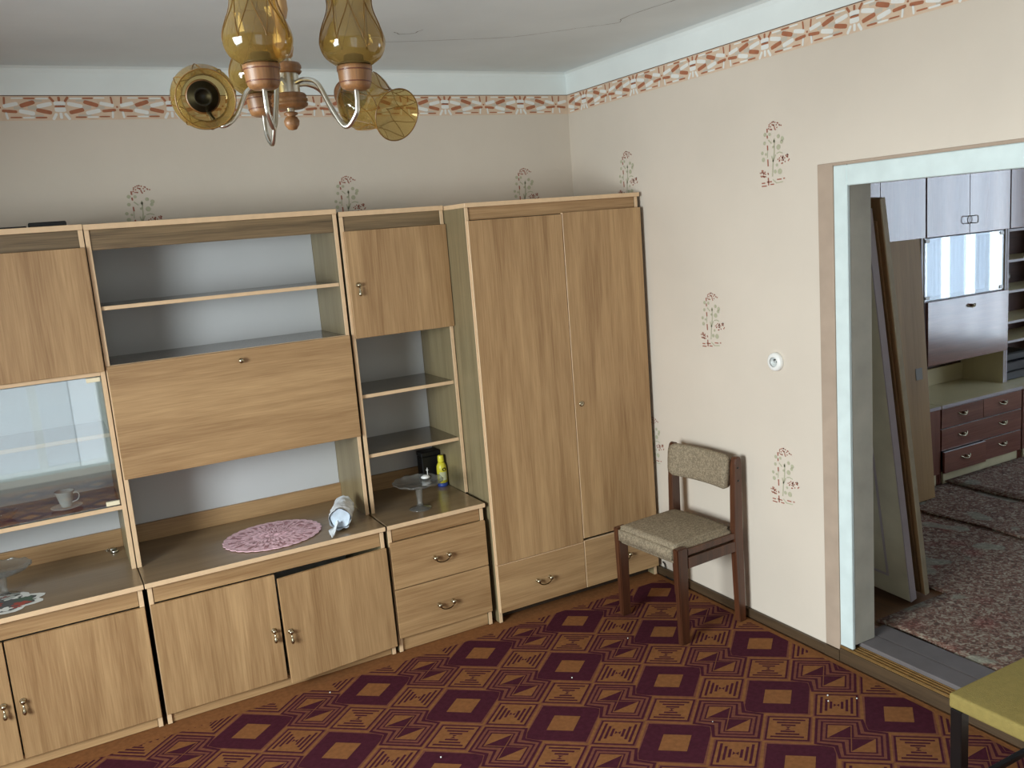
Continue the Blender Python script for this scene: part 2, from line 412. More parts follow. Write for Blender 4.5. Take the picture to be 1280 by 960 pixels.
def window(name, axis, at, a0, a1, z0, z1, bars):
    bm = bmesh.new(); w = 0.06; d = 0.03
    def bx(u0, u1, p0, p1):
        if axis == 'X': add_box(bm, at - d, at + d, u0, u1, p0, p1)
        else: add_box(bm, u0, u1, at - d, at + d, p0, p1)
    bx(a0, a1, z0, z0 + w); bx(a0, a1, z1 - w, z1); bx(a0, a0 + w, z0 + w, z1 - w); bx(a1 - w, a1, z0 + w, z1 - w)
    for k in range(1, bars):
        c = a0 + (a1 - a0) * k / bars; bx(c - .035, c + .035, z0 + w, z1 - w)
    o = link(name, mesh_of(bm, name), white_paint, None, (0, 0, 0), 'structure')
    for k in range(bars):
        p0 = a0 + (a1 - a0) * k / bars + .03; p1 = a0 + (a1 - a0) * (k + 1) / bars - .03
        if axis == 'X': B(o, 'pane', (at - .003, at + .003), (p0, p1), (z0 + .05, z1 - .05), clear_glass, bev=0)
        else: B(o, 'pane', (p0, p1), (at - .003, at + .003), (z0 + .05, z1 - .05), clear_glass, bev=0)
    return o
window('window_1', 'X', -5.18, WY0, WY1, WZ0, WZ1, 3)
window('window_2', 'Y', -5.38, SX0, SX1, SZ0, SZ1, 2)
window('window_3', 'X', 5.08, EY0, EY1, EZ0, EZ1, 3)

# white cornice band above the stencilled border, its upper edge rounded into the ceiling
def cornice(name, axis, a0, a1, lab):
    bm = bmesh.new(); prof = [(0.004, 2.600), (0.006, 2.640), (0.008, 2.690), (0.014, 2.706), (0.030, 2.7148), (0.0, 2.7148), (0.0, 2.600)]
    n = len(prof); rings = []
    for a in (a0, a1):
        rings.append([bm.verts.new((a, -p[0], p[1]) if axis == 'X' else (-p[0], a, p[1])) for p in prof])
    for k in range(n): bm.faces.new((rings[0][k], rings[0][(k + 1) % n], rings[1][(k + 1) % n], rings[1][k]))
    bm.faces.new(rings[0]); bm.faces.new(rings[1])
    o = link(name, mesh_of(bm, name), cove_paint, None, (0, 0, 0), 'structure'); o['label'] = lab
    return o
cornice('trim_1', 'X', -5.1, 0, 'white painted band under the ceiling above the back wall border')
cornice('trim_2', 'Y', -5.3, 0, 'white painted band under the ceiling above the doorway wall border')

# ---- painted border: flat print, one mesh of thin coloured pieces per wall
PER = 0.4475; ZB0, ZB1 = 2.490, 2.598; KX = PER / 1150.0; KZ = (ZB1 - ZB0) / 320.0
def border_pieces():
    q = []       # (dx, y, w, h, angle deg (screen, up right positive), material index) about the flower
    for s in (1, -1):
        q += [(s * 160, 668, 150, 40, s * 15, 1), (s * 325, 678, 150, 42, s * 14, 2), (s * 488, 664, 140, 30, s * 6, 1),
              (s * 150, 592, 150, 40, -s * 14, 2), (s * 312, 578, 150, 42, -s * 20, 1), (s * 472, 588, 145, 38, -s * 14, 2),
              (s * 165, 514, 120, 17, 0, 2), (s * 287, 512, 105, 17, 0, 1), (s * 402, 508, 110, 15, 0, 2),
              (s * 195, 742, 110, 17, 0, 1), (s * 315, 742, 112, 17, 0, 2), (s * 435, 738, 108, 14, 0, 1),
              (s * 72, 524, 26, 60, -s * 32, 1), (s * 62, 732, 30, 74, s * 28, 2), (s * 250, 625, 120, 40, 0, 3), (s * 400, 625, 90, 30, 0, 3),
              (s * 235, 720, 130, 22, 0, 3), (s * 230, 540, 130, 20, 0, 3)]
        # bow halves (drawn about the bow at +-575)
        q += [(s * 525, 537, 20, 74, s * 6, 1), (s * 520, 716, 22, 74, -s * 6, 2)]
    q += [(0, 520, 26, 46, 0, 1), (0, 574, 112, 44, 0, 2), (0, 608, 100, 22, 0, 1), (0, 648, 108, 46, 0, 2), (0, 722, 30, 62, 0, 2), (575, 620, 22, 18, 0, 1)]
    return [(a, b_, c * 1.04, d * 1.25, e_, f_) for a, b_, c, d, e_, f_ in q]
def put_piece(bm, place, dx, y, w, h, ang, mi, lift):
    a = math.radians(ang); vs = []
    n = 10
    for k in range(n):       # superellipse: soft-cornered brush stroke
        t = 2 * PI * (k + .5) / n; cx = abs(math.cos(t)) ** .45 * (1 if math.cos(t) > 0 else -1); sy = abs(math.sin(t)) ** .45 * (1 if math.sin(t) > 0 else -1)
        px, py = cx * w / 2, sy * h / 2
        rx = px * math.cos(a) - py * math.sin(a); ry = px * math.sin(a) + py * math.cos(a)
        vs.append(bm.verts.new(place((dx + rx) * KX, ZB0 + (800 - y + ry) * KZ, lift)))
    f = bm.faces.new(vs); f.material_index = mi
def border(name, place, u0, u1, phase, lab):
    bm = bmesh.new()
    f = bm.faces.new([bm.verts.new(place(u, z, .0006)) for u, z in ((u0, ZB0 + .008), (u1, ZB0 + .008), (u1, ZB1), (u0, ZB1))]); f.material_index = 0
    f = bm.faces.new([bm.verts.new(place(u, z, .0016)) for u, z in ((u0, ZB1 - .001), (u1, ZB1 - .001), (u1, ZB1 + .002), (u0, ZB1 + .002))]); f.material_index = 4
    k0 = int(math.ceil((u0 - phase) / PER)) ; k1 = int((u1 - phase) / PER)
    for k in range(k0 - 1, k1 + 2):
        for (dx, y, w, h, ang, mi) in border_pieces():
            u = phase + k * PER
            if u + (dx - w / 2) * KX < u0 or u + (dx + w / 2) * KX > u1: continue
            put_piece(bm, lambda uu, z, l, u=u: place(u + uu, z, l), dx, y, w, h, ang, mi, .0010 if mi == 3 else .0014)
    o = link(name, mesh_of(bm, name, recalc=False), [sand, terracotta, bord_white, bord_grey, line_mat], None, (0, 0, 0), 'structure'); o['label'] = lab
border('trim_3', lambda u, z, l: Vector((u, -l, z)), -5.1, -0.002, -0.749, 'terracotta and white ribbon border painted along the back wall')
border('trim_4', lambda u, z, l: Vector((-l, -u, z)), 0.002, 5.3, 0.166, 'terracotta and white ribbon border painted above the doorway')

# ---- flower stencils (flat print)
def stencil_mesh():
    bm = bmesh.new(); KU, KV = .00040, .00031
    def disc(x, y, rx, ry, mi, l, n=9, ang=0):
        vs = []
        for k in range(n):
            t = 2 * PI * k / n; px, py = rx * math.cos(t), ry * math.sin(t)
            vs.append(bm.verts.new(((x - 245 + px) * KU, -l, -(y - 60 + py) * KV)))
        bm.faces.new(vs).material_index = mi
    def stroke(p, w, mi, l):
        for (x0, y0), (x1, y1) in zip(p, p[1:]):
            d = Vector((x1 - x0, y1 - y0)); n_ = Vector((-d.y, d.x)).normalized() * w / 2
            bm.faces.new([bm.verts.new(((a - 245) * KU, -l, -(b_ - 60) * KV)) for a, b_ in
                          ((x0 + n_.x, y0 + n_.y), (x1 + n_.x, y1 + n_.y), (x1 - n_.x, y1 - n_.y), (x0 - n_.x, y0 - n_.y))]).material_index = mi
    rr = random.Random(3)
    for (cx, cy, sx_, sy_, n) in ((285, 145, 95, 62, 26), (398, 580, 80, 62, 28), (120, 748, 74, 56, 22)):
        for k in range(n):
            t = rr.random() * 2 * PI; q = math.sqrt(rr.random())
            disc(cx + math.cos(t) * q * sx_, cy + math.sin(t) * q * sy_, 8, 11, 0, .0014, 6)
    for a, b_ in ((160, 212), (248, 290), (378, 442), (560, 652), (800, 902)): stroke([(176, a), (178, b_)], 16, 0, .0014)
    for x0, x1, y in ((80, 130, 866), (80, 150, 906), (155, 225, 856), (205, 255, 892), (298, 360, 836), (385, 408, 830)): stroke([(x0, y), (x1, y)], 16, 0, .0014)
    for x, y, r_ in ((145, 235, 24), (210, 240, 20), (135, 345, 22), (100, 470, 22), (112, 558, 26), (330, 282, 24), (384, 318, 26), (372, 360, 22), (328, 420, 32), (270, 335, 18),
                     (300, 648, 18), (275, 730, 24), (340, 735, 34), (150, 490, 16), (255, 410, 16)):
        disc(x, y, r_ * .9, r_ * 1.15, 1, .0012)
    stroke([(272, 300), (268, 480), (248, 610), (234, 790)], 14, 1, .0012)
    stroke([(190, 310), (232, 360)], 16, 1, .0012); stroke([(300, 500), (340, 486), (385, 505)], 14, 1, .0012)
    stroke([(248, 600), (285, 510)], 14, 1, .0012); stroke([(232, 520), (246, 600)], 14, 1, .0012)
    stroke([(170, 540), (178, 400)], 10, 1, .0011); stroke([(240, 830), (290, 880), (380, 872)], 14, 1, .0012)
    return mesh_of(bm, 'flower_stencil', recalc=False)
sm = stencil_mesh(); sm.materials.append(sten_red); sm.materials.append(sten_green)
def stencil(par, loc, rz):
    o = bpy.data.objects.new('flower_stencil', sm); COL.objects.link(o); o.parent = par
    o.location = Vector(loc) - OFF[par.name]; o.rotation_euler = (0, 0, rz)
for x in (-3.30, -2.283, -1.326, -0.319): stencil(wall_north, (x, 0, 2.222), 0)
for y, z in ((-0.515, 2.245), (-1.535, 2.250), (-1.115, 1.538), (-1.545, 0.872), (-0.62, 0.872)): stencil(wall_east, (0, y, z), -PI / 2)

# ceiling cracks: thin plaster cracks, part of the ceiling
bm = bmesh.new()
def crack(pts, w):
    pts = smooth_path([(x, y, 0) for x, y in pts], 5)
    rr = random.Random(len(pts)); prev = None
    for i, p in enumerate(pts):
        t = (pts[min(i + 1, len(pts) - 1)] - pts[max(i - 1, 0)]).normalized(); n_ = Vector((-t.y, t.x, 0)) * w * (.5 + rr.random())
        j = Vector((rr.uniform(-.004, .004), rr.uniform(-.004, .004), 0))
        cur = (bm.verts.new(p + n_ + j), bm.verts.new(p - n_ + j))
        if prev: bm.faces.new((prev[0], prev[1], cur[1], cur[0]))
        prev = cur
crack([(-1.30, -0.62), (-0.95, -0.72), (-0.768, -0.788), (-0.659, -0.878), (-0.532, -0.998), (-0.425, -1.10), (-0.452, -1.178), (-0.419, -1.448), (-0.36, -1.75)], .0016)
crack([(-1.32, -0.80), (-1.28, -0.77), (-1.235, -0.79), (-1.22, -0.86)], .0022)
cr_o = link('crack', mesh_of(bm, 'crack', recalc=False), crack_mat, ceiling, (0, 0, ZC - 0.0006))

# ---- doorway frame, trim, threshold, baseboard
S('trim_5', [(-0.010, 0.0, DY0, -1.777, 0.046, DZ + 0.012), (-0.010, 0.0, DY1 - .04, DY0, DZ, DZ + 0.012)], trim_paint, .002, 'pinkish painted strip along the left side of the doorway')
S('trim_6', [(-0.018, -0.0005, DY0 - .002, -1.776, 0.0, 0.044)], base_wood, 0, 'small dark foot of the doorway strip')
S('door_1', [(-0.006, 0.0115, DY0 - 0.064, DY0, 0.068, DZ), (-0.006, 0.0115, DY1, DY1 + 0.064, 0.068, DZ), (-0.006, 0.0115, DY1 + .064, DY0 - .064, DZ - 0.078, DZ)], white_paint, .003,
  'white painted frame of the open doorway')
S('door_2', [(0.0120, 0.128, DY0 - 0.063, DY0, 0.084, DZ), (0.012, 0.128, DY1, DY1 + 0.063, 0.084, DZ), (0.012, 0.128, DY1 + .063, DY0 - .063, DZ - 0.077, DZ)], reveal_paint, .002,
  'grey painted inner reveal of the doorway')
o = S('trim_7', [(-0.012, 0.0465, DY1 + .001, DY0 - 0.001, 0.058, 0.064)], brass_strip, .001, 'worn brass strip along the near edge of the threshold')
for k, xx in enumerate((-0.010, 0.008, 0.026, 0.040)):
    B(o, 'ridge', (xx, xx + 0.005), (DY1 + .001, DY0 - 0.001), (0.064, 0.0675), brass_strip, bev=.001)
th = S('trim_8', [(0.0470, 0.150, DY1 + .001, DY0 - 0.001, 0.0455, 0.083)], grey_board, .003, 'grey painted threshold boards in the doorway')
B(th, 'board', (0.155, 0.262), (DY1 + .001, DY0 - .001), (0.046, 0.081), grey_board, bev=.003)
S('trim_9', [(-0.016, -0.0005, DY1 - .04, DY0 - .003, 0.0, 0.0575)], base_wood, .001, 'dark wooden riser under the threshold')
S('baseboard_east', [(-0.018, -0.0005, -1.775, -0.02, 0.0, 0.042)], base_wood, .003, 'low dark wooden baseboard along the doorway wall')

# ------------------------------------------------------------------ carpet with its woven figure
cp = root('patterned_carpet', 'plum and ochre geometric carpet covering the floor of the near room', 'carpet', (-2.4, -2.6, 0))
def clip_poly(poly, xmin, xmax, ymin, ymax):
    def cut(pl, f_in, inter):
        out = []
        for i in range(len(pl)):
            a, b_ = pl[i], pl[(i + 1) % len(pl)]
            ia, ib = f_in(a), f_in(b_)
            if ia: out.append(a)
            if ia != ib: out.append(inter(a, b_))
        return out
    def ix(c): return lambda a, b_: (c, a[1] + (b_[1] - a[1]) * (c - a[0]) / (b_[0] - a[0]))
    def iy(c): return lambda a, b_: (a[0] + (b_[0] - a[0]) * (c - a[1]) / (b_[1] - a[1]), c)
    for f_in, it in ((lambda p: p[0] >= xmin, ix(xmin)), (lambda p: p[0] <= xmax, ix(xmax)), (lambda p: p[1] >= ymin, iy(ymin)), (lambda p: p[1] <= ymax, iy(ymax))):
        if len(poly) < 3: return []
        poly = cut(poly, f_in, it)
    return poly if len(poly) >= 3 else []
cbm = bmesh.new()
add_box(cbm, -4.9, -0.022, -5.1, -0.03, -0.0055, -0.0025, 0, 0)
Ax = (0.5227 / .523, 0.0129 / .523); Ay = (-0.002 / .708, 0.7166 / .708)
C0 = (-1.211, -0.852)
YMAX = -0.705; XMAX = -0.05
def cpt(x, y): return (C0[0] + x * Ax[0] + y * Ay[0], C0[1] + x * Ax[1] + y * Ay[1])
def cpoly(pts, mi, lift, ymax=YMAX):
    p = clip_poly([cpt(*q) for q in pts], -4.85, XMAX, -5.0, ymax)
    if len(p) >= 3:
        try: cbm.faces.new([cbm.verts.new((x, y, lift - .0025)) for x, y in p]).material_index = mi
        except Exception: pass
def rhomb(cx, cy, hx, hy): return [(cx, cy + hy), (cx + hx, cy), (cx, cy - hy), (cx - hx, cy)]
def ring(cx, cy, hx, hy, hx2, hy2, mi, lift, skip=None):
    a = rhomb(cx, cy, hx, hy); b_ = rhomb(cx, cy, hx2, hy2)
    for k in range(4):
        if skip is not None and k in skip: continue
        k2 = (k + 1) % 4; cpoly([a[k], a[k2], b_[k2], b_[k]], mi, lift)
def block(x, y):
    L0 = .0004
    for sg in (1, -1):     # mauve halo then plum body, each split in two convex halves
        cpoly([(x - .178 , y + sg * .006), (x, y + sg * .166), (x + .178, y + sg * .006), (x + .178, y), (x - .178, y)][::1], 1, L0 + .0002)
        cpoly([(x - .168, y + sg * .012), (x, y + sg * .154), (x + .168, y + sg * .012), (x + .168, y), (x - .168, y)], 2, L0 + .0004)
    cpoly(rhomb(x, y, .079, .066), 0, L0 + .0007)
OUT = [(0, .166), (.133, .0545), (.092, 0), (.133, -.0545), (0, -.166), (-.133, -.0545), (-.092, 0), (-.133, .0545)]
INN = [(0, .104), (.064, .0525), (.0, 0), (.064, -.0525), (0, -.104), (-.064, -.0525), (.0, 0), (-.064, .0525)]
def zed(x, y):
    def O(t): return [(x + a[0] + (b_[0] - a[0]) * t, y + a[1] + (b_[1] - a[1]) * t) for a, b_ in zip(OUT, INN)]
    for t0, t1, mi, lf in ((0, 1, 1, .0010), (.04, .24, 2, .0013), (.45, .62, 2, .0013), (.84, .97, 2, .0013)):
        a, b_ = O(t0), O(t1)
        for k in range(8):
            k2 = (k + 1) % 8; cpoly([a[k], a[k2], b_[k2], b_[k]], mi, lf)
    for sg in (1, -1):
        cy = y + sg * .0525
        cpoly(rhomb(x, cy, .064, .0525), 0, .0012)
        cpoly([(x - .060, cy), (x, cy - sg * .050), (x + .060, cy)], 2, .0015)
def hour(x, y, flip):
    cpoly(rhomb(x, y, .1305, .1105), 1, .0003)
    cpoly(rhomb(x, y, .122, .102), 2, .0006)
    cpoly(rhomb(x, y, .110, .0915), 0, .0009)
    E = (.0585, .0485); G = (.0585, -.0485)
    if flip: E, G = G, E
    def P(a, b_): return (x + a * E[0] + b_ * G[0], y + a * E[1] + b_ * G[1])
    for sg in (1, -1):
        for b0, ln in ((.74, .78), (.50, .56), (.27, .34)):
            cpoly([P(-ln, sg * (b0 - .065)), P(ln, sg * (b0 - .065)), P(ln, sg * (b0 + .065)), P(-ln, sg * (b0 + .065))], 2, .0011)
        cpoly([P(-.14, sg * .14), P(.14, sg * .14), P(0, 0)], 2, .0012)
for i in range(-8, 4):
    for j in range(-1, 8):
        for (ox, oy) in ((0, 0), (.2615, -.354)):
            x = i * .523 + ox; y = -j * .708 + oy
            hour(x + .1307, y - .177, False); hour(x - .1307, y - .177, True)
            block(x, y); zed(x, y - .354)
me = bpy.data.meshes.new('carpet_pile'); cbm.normal_update()
for f in cbm.faces:
    if f.normal.z < -0.5 and f.calc_center_median().z > -0.0024: f.normal_flip()
cbm.to_mesh(me); cbm.free()
for v in me.vertices: v.co -= Vector((-2.4, -2.6, 0))
link('pile', me, [carp_ochre, carp_mauve, carp_purple], cp, (-2.4, -2.6, 0))

# crumbs of paint on the carpet
bm = bmesh.new(); rr = random.Random(5)
for (x, y) in ((-0.20, -2.10), (-0.30, -2.05), (-0.27, -2.02), (-1.9, -0.78), (-1.0, -1.3), (-1.7, -1.5), (-0.75, -1.9), (-0.6, -1.15)):
    bmesh.ops.create_icosphere(bm, subdivisions=1, radius=.002 + rr.random() * .0015, matrix=Matrix.Translation((x + 1.0, y + 1.5, .0030)))
tag(link('paint_crumbs', mesh_of(bm, 'paint_crumbs'), bord_white, None, (-1.0, -1.5, 0), 'stuff'), 'tiny white paint flecks scattered on the patterned carpet', 'debris')

# ------------------------------------------------------------------ handles
def drop_pull(parent, x, y, z):
    """round rosette with a hanging teardrop"""
    bm = bmesh.new()
    R = Matrix.Rotation(PI / 2, 4, 'X')
    lathe_bm(bm, [(0, 0), (.011, 0), (.012, .003), (.009, .006), (.005, .010), (.009, .014), (.0095, .018), (.006, .022), (0, .023)], 16, R)
    T = Matrix.Translation((0, -.017, -.010)) @ Matrix.Rotation(math.radians(-4), 4, 'X')
    lathe_bm(bm, [(0, 0), (.004, -.002), (.0035, -.010), (.006, -.020), (.0085, -.029), (.0075, -.036), (.003, -.041), (0, -.042)], 14, T)
    return link('handle', mesh_of(bm, 'handle', True), nickel, parent, (x, y, z))
def bow_pull(parent, x, y, z, w=.072):
    bm = bmesh.new(); R = Matrix.Rotation(PI / 2, 4, 'X')
    for s in (-1, 1):
        lathe_bm(bm, [(0, 0), (.009, 0), (.009, .004), (.005, .008), (.008, .013), (.0105, .019), (.009, .025), (0, .028)], 16, Matrix.Translation((s * w / 2, 0, 0)) @ R)
    pts = [(w / 2 * -math.cos(t), -.022, -.024 * math.sin(t)) for t in [PI * k / 12 for k in range(13)]]
    tube_bm(bm, pts, .0028, 8, 1)
    return link('handle', mesh_of(bm, 'handle', True), [nickel, bronze], parent, (x, y, z))
def knob(parent, x, y, z, name='knob'):
    return lathe(parent, name, [(0, 0), (.008, 0), (.007, .006), (.010, .012), (.012, .018), (.009, .024), (0, .026)], nickel, (x, y, z), 18, Matrix.Rotation(PI / 2, 3, 'X'))

# ------------------------------------------------------------------ light oak wall units
T = .018
YB = -.635     # front of the base units
YU = -.410     # front of the upper units
YBK = -.030    # back panels
ZW0, ZW1 = .600, .620

def base_cabinet(x0, x1, label, ajar=False):
    r = root('base_cabinet', label, 'cabinet', ((x0 + x1) / 2, YB / 2, 0), group='light oak base cabinets under the wall units')
    yb = YB + .018
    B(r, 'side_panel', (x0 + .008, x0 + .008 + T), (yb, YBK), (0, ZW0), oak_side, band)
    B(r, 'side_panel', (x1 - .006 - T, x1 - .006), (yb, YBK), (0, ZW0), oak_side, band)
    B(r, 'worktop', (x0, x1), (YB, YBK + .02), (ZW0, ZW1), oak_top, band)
    B(r, 'rail', (x0 + .027, x1 - .025), (yb + .004, yb + .020), (.528, ZW0), oak_h)
    B(r, 'plinth', (x0 + .027, x1 - .025), (yb + .010, yb + .026), (0, .052), oak_h)
    B(r, 'back_panel', (x0 + .027, x1 - .025), (YBK - .006, YBK), (.05, ZW0), backboard)
    B(r, 'bottom_panel', (x0 + .027, x1 - .025), (yb + .027, YBK - .007), (.052, .068), oak_side)
    xm = (x0 + x1) / 2
    d1 = B(r, 'door', (x0 + .010, xm - .003), (YB + .001, yb - .001), (.049, .525), oak_v)
    drop_pull(d1, xm - .035, YB + .001, .282)
    if not ajar:
        d2 = B(r, 'door', (xm + .003, x1 - .008), (YB + .001, yb - .001), (.049, .525), oak_v)
        drop_pull(d2, xm + .030, YB + .001, .282)
    else:
        w = x1 - .008 - (xm + .003) + .004; hx, hy = x1 - .006, YB + .003
        bm = bmesh.new(); add_box(bm, -w, 0, -.009, .009, -.238, .238, .0012)
        d2 = link('door', mesh_of(bm, 'door'), oak_v, r, (hx, hy, .284))
        d2.rotation_euler = (0, math.radians(-.6), math.radians(4.0))
        OFF[d2.name] = Vector((0, 0, 0)); drop_pull(d2, -w + .022, -.009, -.002)
    return r
b1 = base_cabinet(-3.560, -2.549, 'light oak two-door base cabinet at the left edge, both doors shut, under the glass-door unit')
b2 = base_cabinet(-2.545, -1.526, 'light oak two-door base cabinet with its right door hanging ajar, under the drop-flap unit', True)

# base with two drawers
x0, x1 = -1.517, -1.020
r = root('drawer_cabinet', 'light oak base cabinet with two deep drawers beside the tall wardrobe', 'cabinet', ((x0 + x1) / 2, YB / 2, 0))
yb = YB + .018
B(r, 'side_panel', (x0 + .004, x0 + .004 + T), (yb, YBK), (0, ZW0), oak_side, band)
B(r, 'side_panel', (x1 - .006 - T, x1 - .006), (yb, YBK), (0, ZW0), oak_side, band)
B(r, 'worktop', (x0, x1), (YB, YBK + .02), (ZW0, ZW1), oak_top, band)
B(r, 'rail', (x0 + .023, x1 - .025), (yb + .004, yb + .020), (.535, ZW0), oak_h)
B(r, 'plinth', (x0 + .023, x1 - .025), (yb + .010, yb + .026), (0, .072), oak_h)
B(r, 'back_panel', (x0 + .023, x1 - .025), (YBK - .006, YBK), (.05, ZW0), backboard)
for z0, z1 in ((.073, .307), (.312, .535)):
    d = B(r, 'drawer', (x0 + .006, x1 - .008), (YB + .001, yb - .001), (z0, z1), oak_h)
    bow_pull(d, (x0 + x1) / 2, YB + .001, (z0 + z1) / 2 - .004)

def upper_shell(r, x0, x1, zt=2.046, side=oak_side):
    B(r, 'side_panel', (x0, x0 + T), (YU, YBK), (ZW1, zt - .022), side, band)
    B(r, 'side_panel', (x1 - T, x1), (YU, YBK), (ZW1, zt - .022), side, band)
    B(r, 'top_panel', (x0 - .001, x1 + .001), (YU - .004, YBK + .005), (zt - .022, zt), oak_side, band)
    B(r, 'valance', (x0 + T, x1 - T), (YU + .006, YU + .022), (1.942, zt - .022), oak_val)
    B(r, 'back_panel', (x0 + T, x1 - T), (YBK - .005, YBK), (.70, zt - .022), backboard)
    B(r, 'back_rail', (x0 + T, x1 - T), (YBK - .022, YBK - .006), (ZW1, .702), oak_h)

# left unit: solid doors over glass doors
x0, x1 = -3.566, -2.551
r = root('glass_door_unit', 'light oak upper unit at the left edge with solid doors above clear glass doors', 'wall unit', ((x0 + x1) / 2, YU / 2, ZW1))
upper_shell(r, x0, x1, 2.046)
xm = (x0 + x1) / 2
for a, b_ in ((x0 + .003, xm - .002), (xm + .002, x1 - .003)):
    B(r, 'door', (a, b_), (YU - .019, YU - .001), (1.462, 1.955), oak_v)
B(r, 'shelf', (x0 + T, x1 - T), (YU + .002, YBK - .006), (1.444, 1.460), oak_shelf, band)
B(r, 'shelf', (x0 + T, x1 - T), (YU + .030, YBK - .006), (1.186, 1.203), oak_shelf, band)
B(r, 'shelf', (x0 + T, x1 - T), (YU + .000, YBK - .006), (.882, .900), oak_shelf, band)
for a, b_, hx in ((x0 + T + .002, xm - .002, x0 + T + .03), (xm + .002, x1 - T - .002, x1 - T - .03)):
    g = B(r, 'glass_door', (a, b_), (YU + .006, YU + .011), (.904, 1.441), vitrine_glass, bev=0)
    for z in (.914, 1.431): B(g, 'hinge_clip', (hx - .026, hx + .026), (YU - .001, YU + .014), (z - .009, z + .009), ivory, bev=.002)

# middle unit: open shelves, drop flap, open niche
x0, x1 = -2.547, -1.521
r = root('drop_flap_unit', 'light oak upper unit with two open shelves above a wide drop flap and open niche', 'wall unit', ((x0 + x1) / 2, YU / 2, ZW1))
upper_shell(r, x0, x1, 2.044)
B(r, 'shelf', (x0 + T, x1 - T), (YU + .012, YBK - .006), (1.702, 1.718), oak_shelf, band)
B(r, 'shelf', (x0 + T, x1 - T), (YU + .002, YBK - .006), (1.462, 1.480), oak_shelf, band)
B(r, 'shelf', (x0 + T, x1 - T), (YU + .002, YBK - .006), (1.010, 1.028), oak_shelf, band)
fl = B(r, 'drop_flap', (x0 + .004, x1 - .004), (YU - .019, YU - .001), (1.006, 1.478), oak_h)
knob(fl, -2.020, YU - .019, 1.432)

# right narrow unit: door above open shelves
x0, x1 = -1.510, -1.000
r = root('narrow_shelf_unit', 'narrow light oak upper unit with one small door above three open shelves beside the wardrobe', 'wall unit', ((x0 + x1) / 2, YU / 2, ZW1))
upper_shell(r, x0, x1, 2.030)
d = B(r, 'door', (x0 + .012, x1 + .000), (YU - .019, YU - .001), (1.458, 1.942), oak_v)
drop_pull(d, x0 + .050, YU - .019, 1.700)
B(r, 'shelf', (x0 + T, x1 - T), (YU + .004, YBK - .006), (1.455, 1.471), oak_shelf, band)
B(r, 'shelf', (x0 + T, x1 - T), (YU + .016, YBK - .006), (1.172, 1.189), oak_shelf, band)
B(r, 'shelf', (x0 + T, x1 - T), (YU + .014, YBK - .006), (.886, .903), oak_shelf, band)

# ------------------------------------------------------------------ wardrobe
x0, x1 = -.996, -.028; zt = 2.026
r = root('wardrobe', 'tall light oak two-door wardrobe with two bottom drawers in the room corner', 'wardrobe', ((x0 + x1) / 2, YB / 2, 0))
yb = YB + .018
B(r, 'side_panel', (x0, x0 + T), (YB, -.02), (0, zt - .020), oak_side, band)
B(r, 'side_panel', (x1 - T, x1), (YB + .004, -.02), (0, zt - .020), oak_side, band)
B(r, 'top_panel', (x0 + .001, x1 + .006), (YB - .006, -.02), (zt - .020, zt), oak_h, band, edge_dirs=('-Y', '-X'))
B(r, 'rail', (x0 + T, x1 - T), (YB + .008, YB + .024), (1.948, zt - .020), oak_h)
B(r, 'back_panel', (x0 + T, x1 - T), (-.026, -.02), (.05, zt - .020), backboard)
B(r, 'plinth', (x0 + T, x1 - T), (YB + .060, YB + .076), (0, .052), oak_dark)
B(r, 'bottom_panel', (x0 + T, x1 - T), (YB + .020, -.027), (.052, .068), oak_side)
xm = -.492
d1 = B(r, 'door', (x0 + .004, xm - .002), (YB - .018, YB - .001), (.303, 1.946), oak_v, band, edge_dirs=('-X', '-Z'))
d2 = B(r, 'door', (xm + .002, x1 - .001), (YB - .018, YB - .001), (.318, 1.952), oak_v, band, edge_dirs=('-X',))
kh = lathe(d2, 'lock_plate', [(0, 0), (.013, 0), (.014, .003), (.010, .005), (.006, .006), (.004, .002), (0, .002)], nickel, (xm + .040, YB - .018, 1.014), 20, Matrix.Rotation(PI / 2, 3, 'X'))
for a, b_, z1_ in ((x0 + .004, xm - .002, .299), (xm + .002, x1 - .001, .305)):
    d = B(r, 'drawer', (a, b_), (YB - .018, YB - .001), (.055, z1_), oak_h, band, edge_dirs=('-X', '+Z'))
    bow_pull(d, (a + b_) / 2, YB - .018, .172)

bm = bmesh.new(); tube_bm(bm, smooth_path([(0, 0, .070), (-.004, -.018, .066), (-.008, -.030, .046), (-.008, -.026, .020), (-.012, -.040, .0045), (-.020, -.070, .0045), (-.012, -.110, .0045)], 5), .0036, 8)
tag(link('cable', mesh_of(bm, 'cable', True), plain('black_cable_rubber', (22, 20, 20), .6), None, (-.004, -.655, 0)), 'short black cable curling out of the gap beside the wardrobe', 'cable')
# ------------------------------------------------------------------ small things on the units
# pink crocheted doily
bm = bmesh.new(); rings = []; NR, NA = 12, 120
for i in range(NR + 1):
    ring_ = []
    for k in range(NA):
        a = 2 * PI * k / NA; rad = i / NR
        sc = 1 + (0.035 * abs(math.sin(a * 15)) if i == NR else 0)
        z = .0015 + .0012 * math.sin(a * 30 + i) * (i % 2) + .0010 * math.sin(i * 2.1)
        ring_.append(bm.verts.new((.214 * rad * sc * math.cos(a), .188 * rad * sc * math.sin(a), z)))
    rings.append(ring_)
rr = random.Random(11)
for i in range(NR):
    for k in range(NA):
        f = bm.faces.new((rings[i][k], rings[i][(k + 1) % NA], rings[i + 1][(k + 1) % NA], rings[i + 1][k]))
        hole = (i in (2, 5, 8) and k % 3 == 0) or (i in (9, 10) and (k // 2) % 4 == 0) or rr.random() < .16
        f.material_index = 1 if hole and i < NR - 1 else 0
d = link('doily', mesh_of(bm, 'doily'), [pink, pink_dark], None, (-1.975, -.398, ZW1 + .0032))
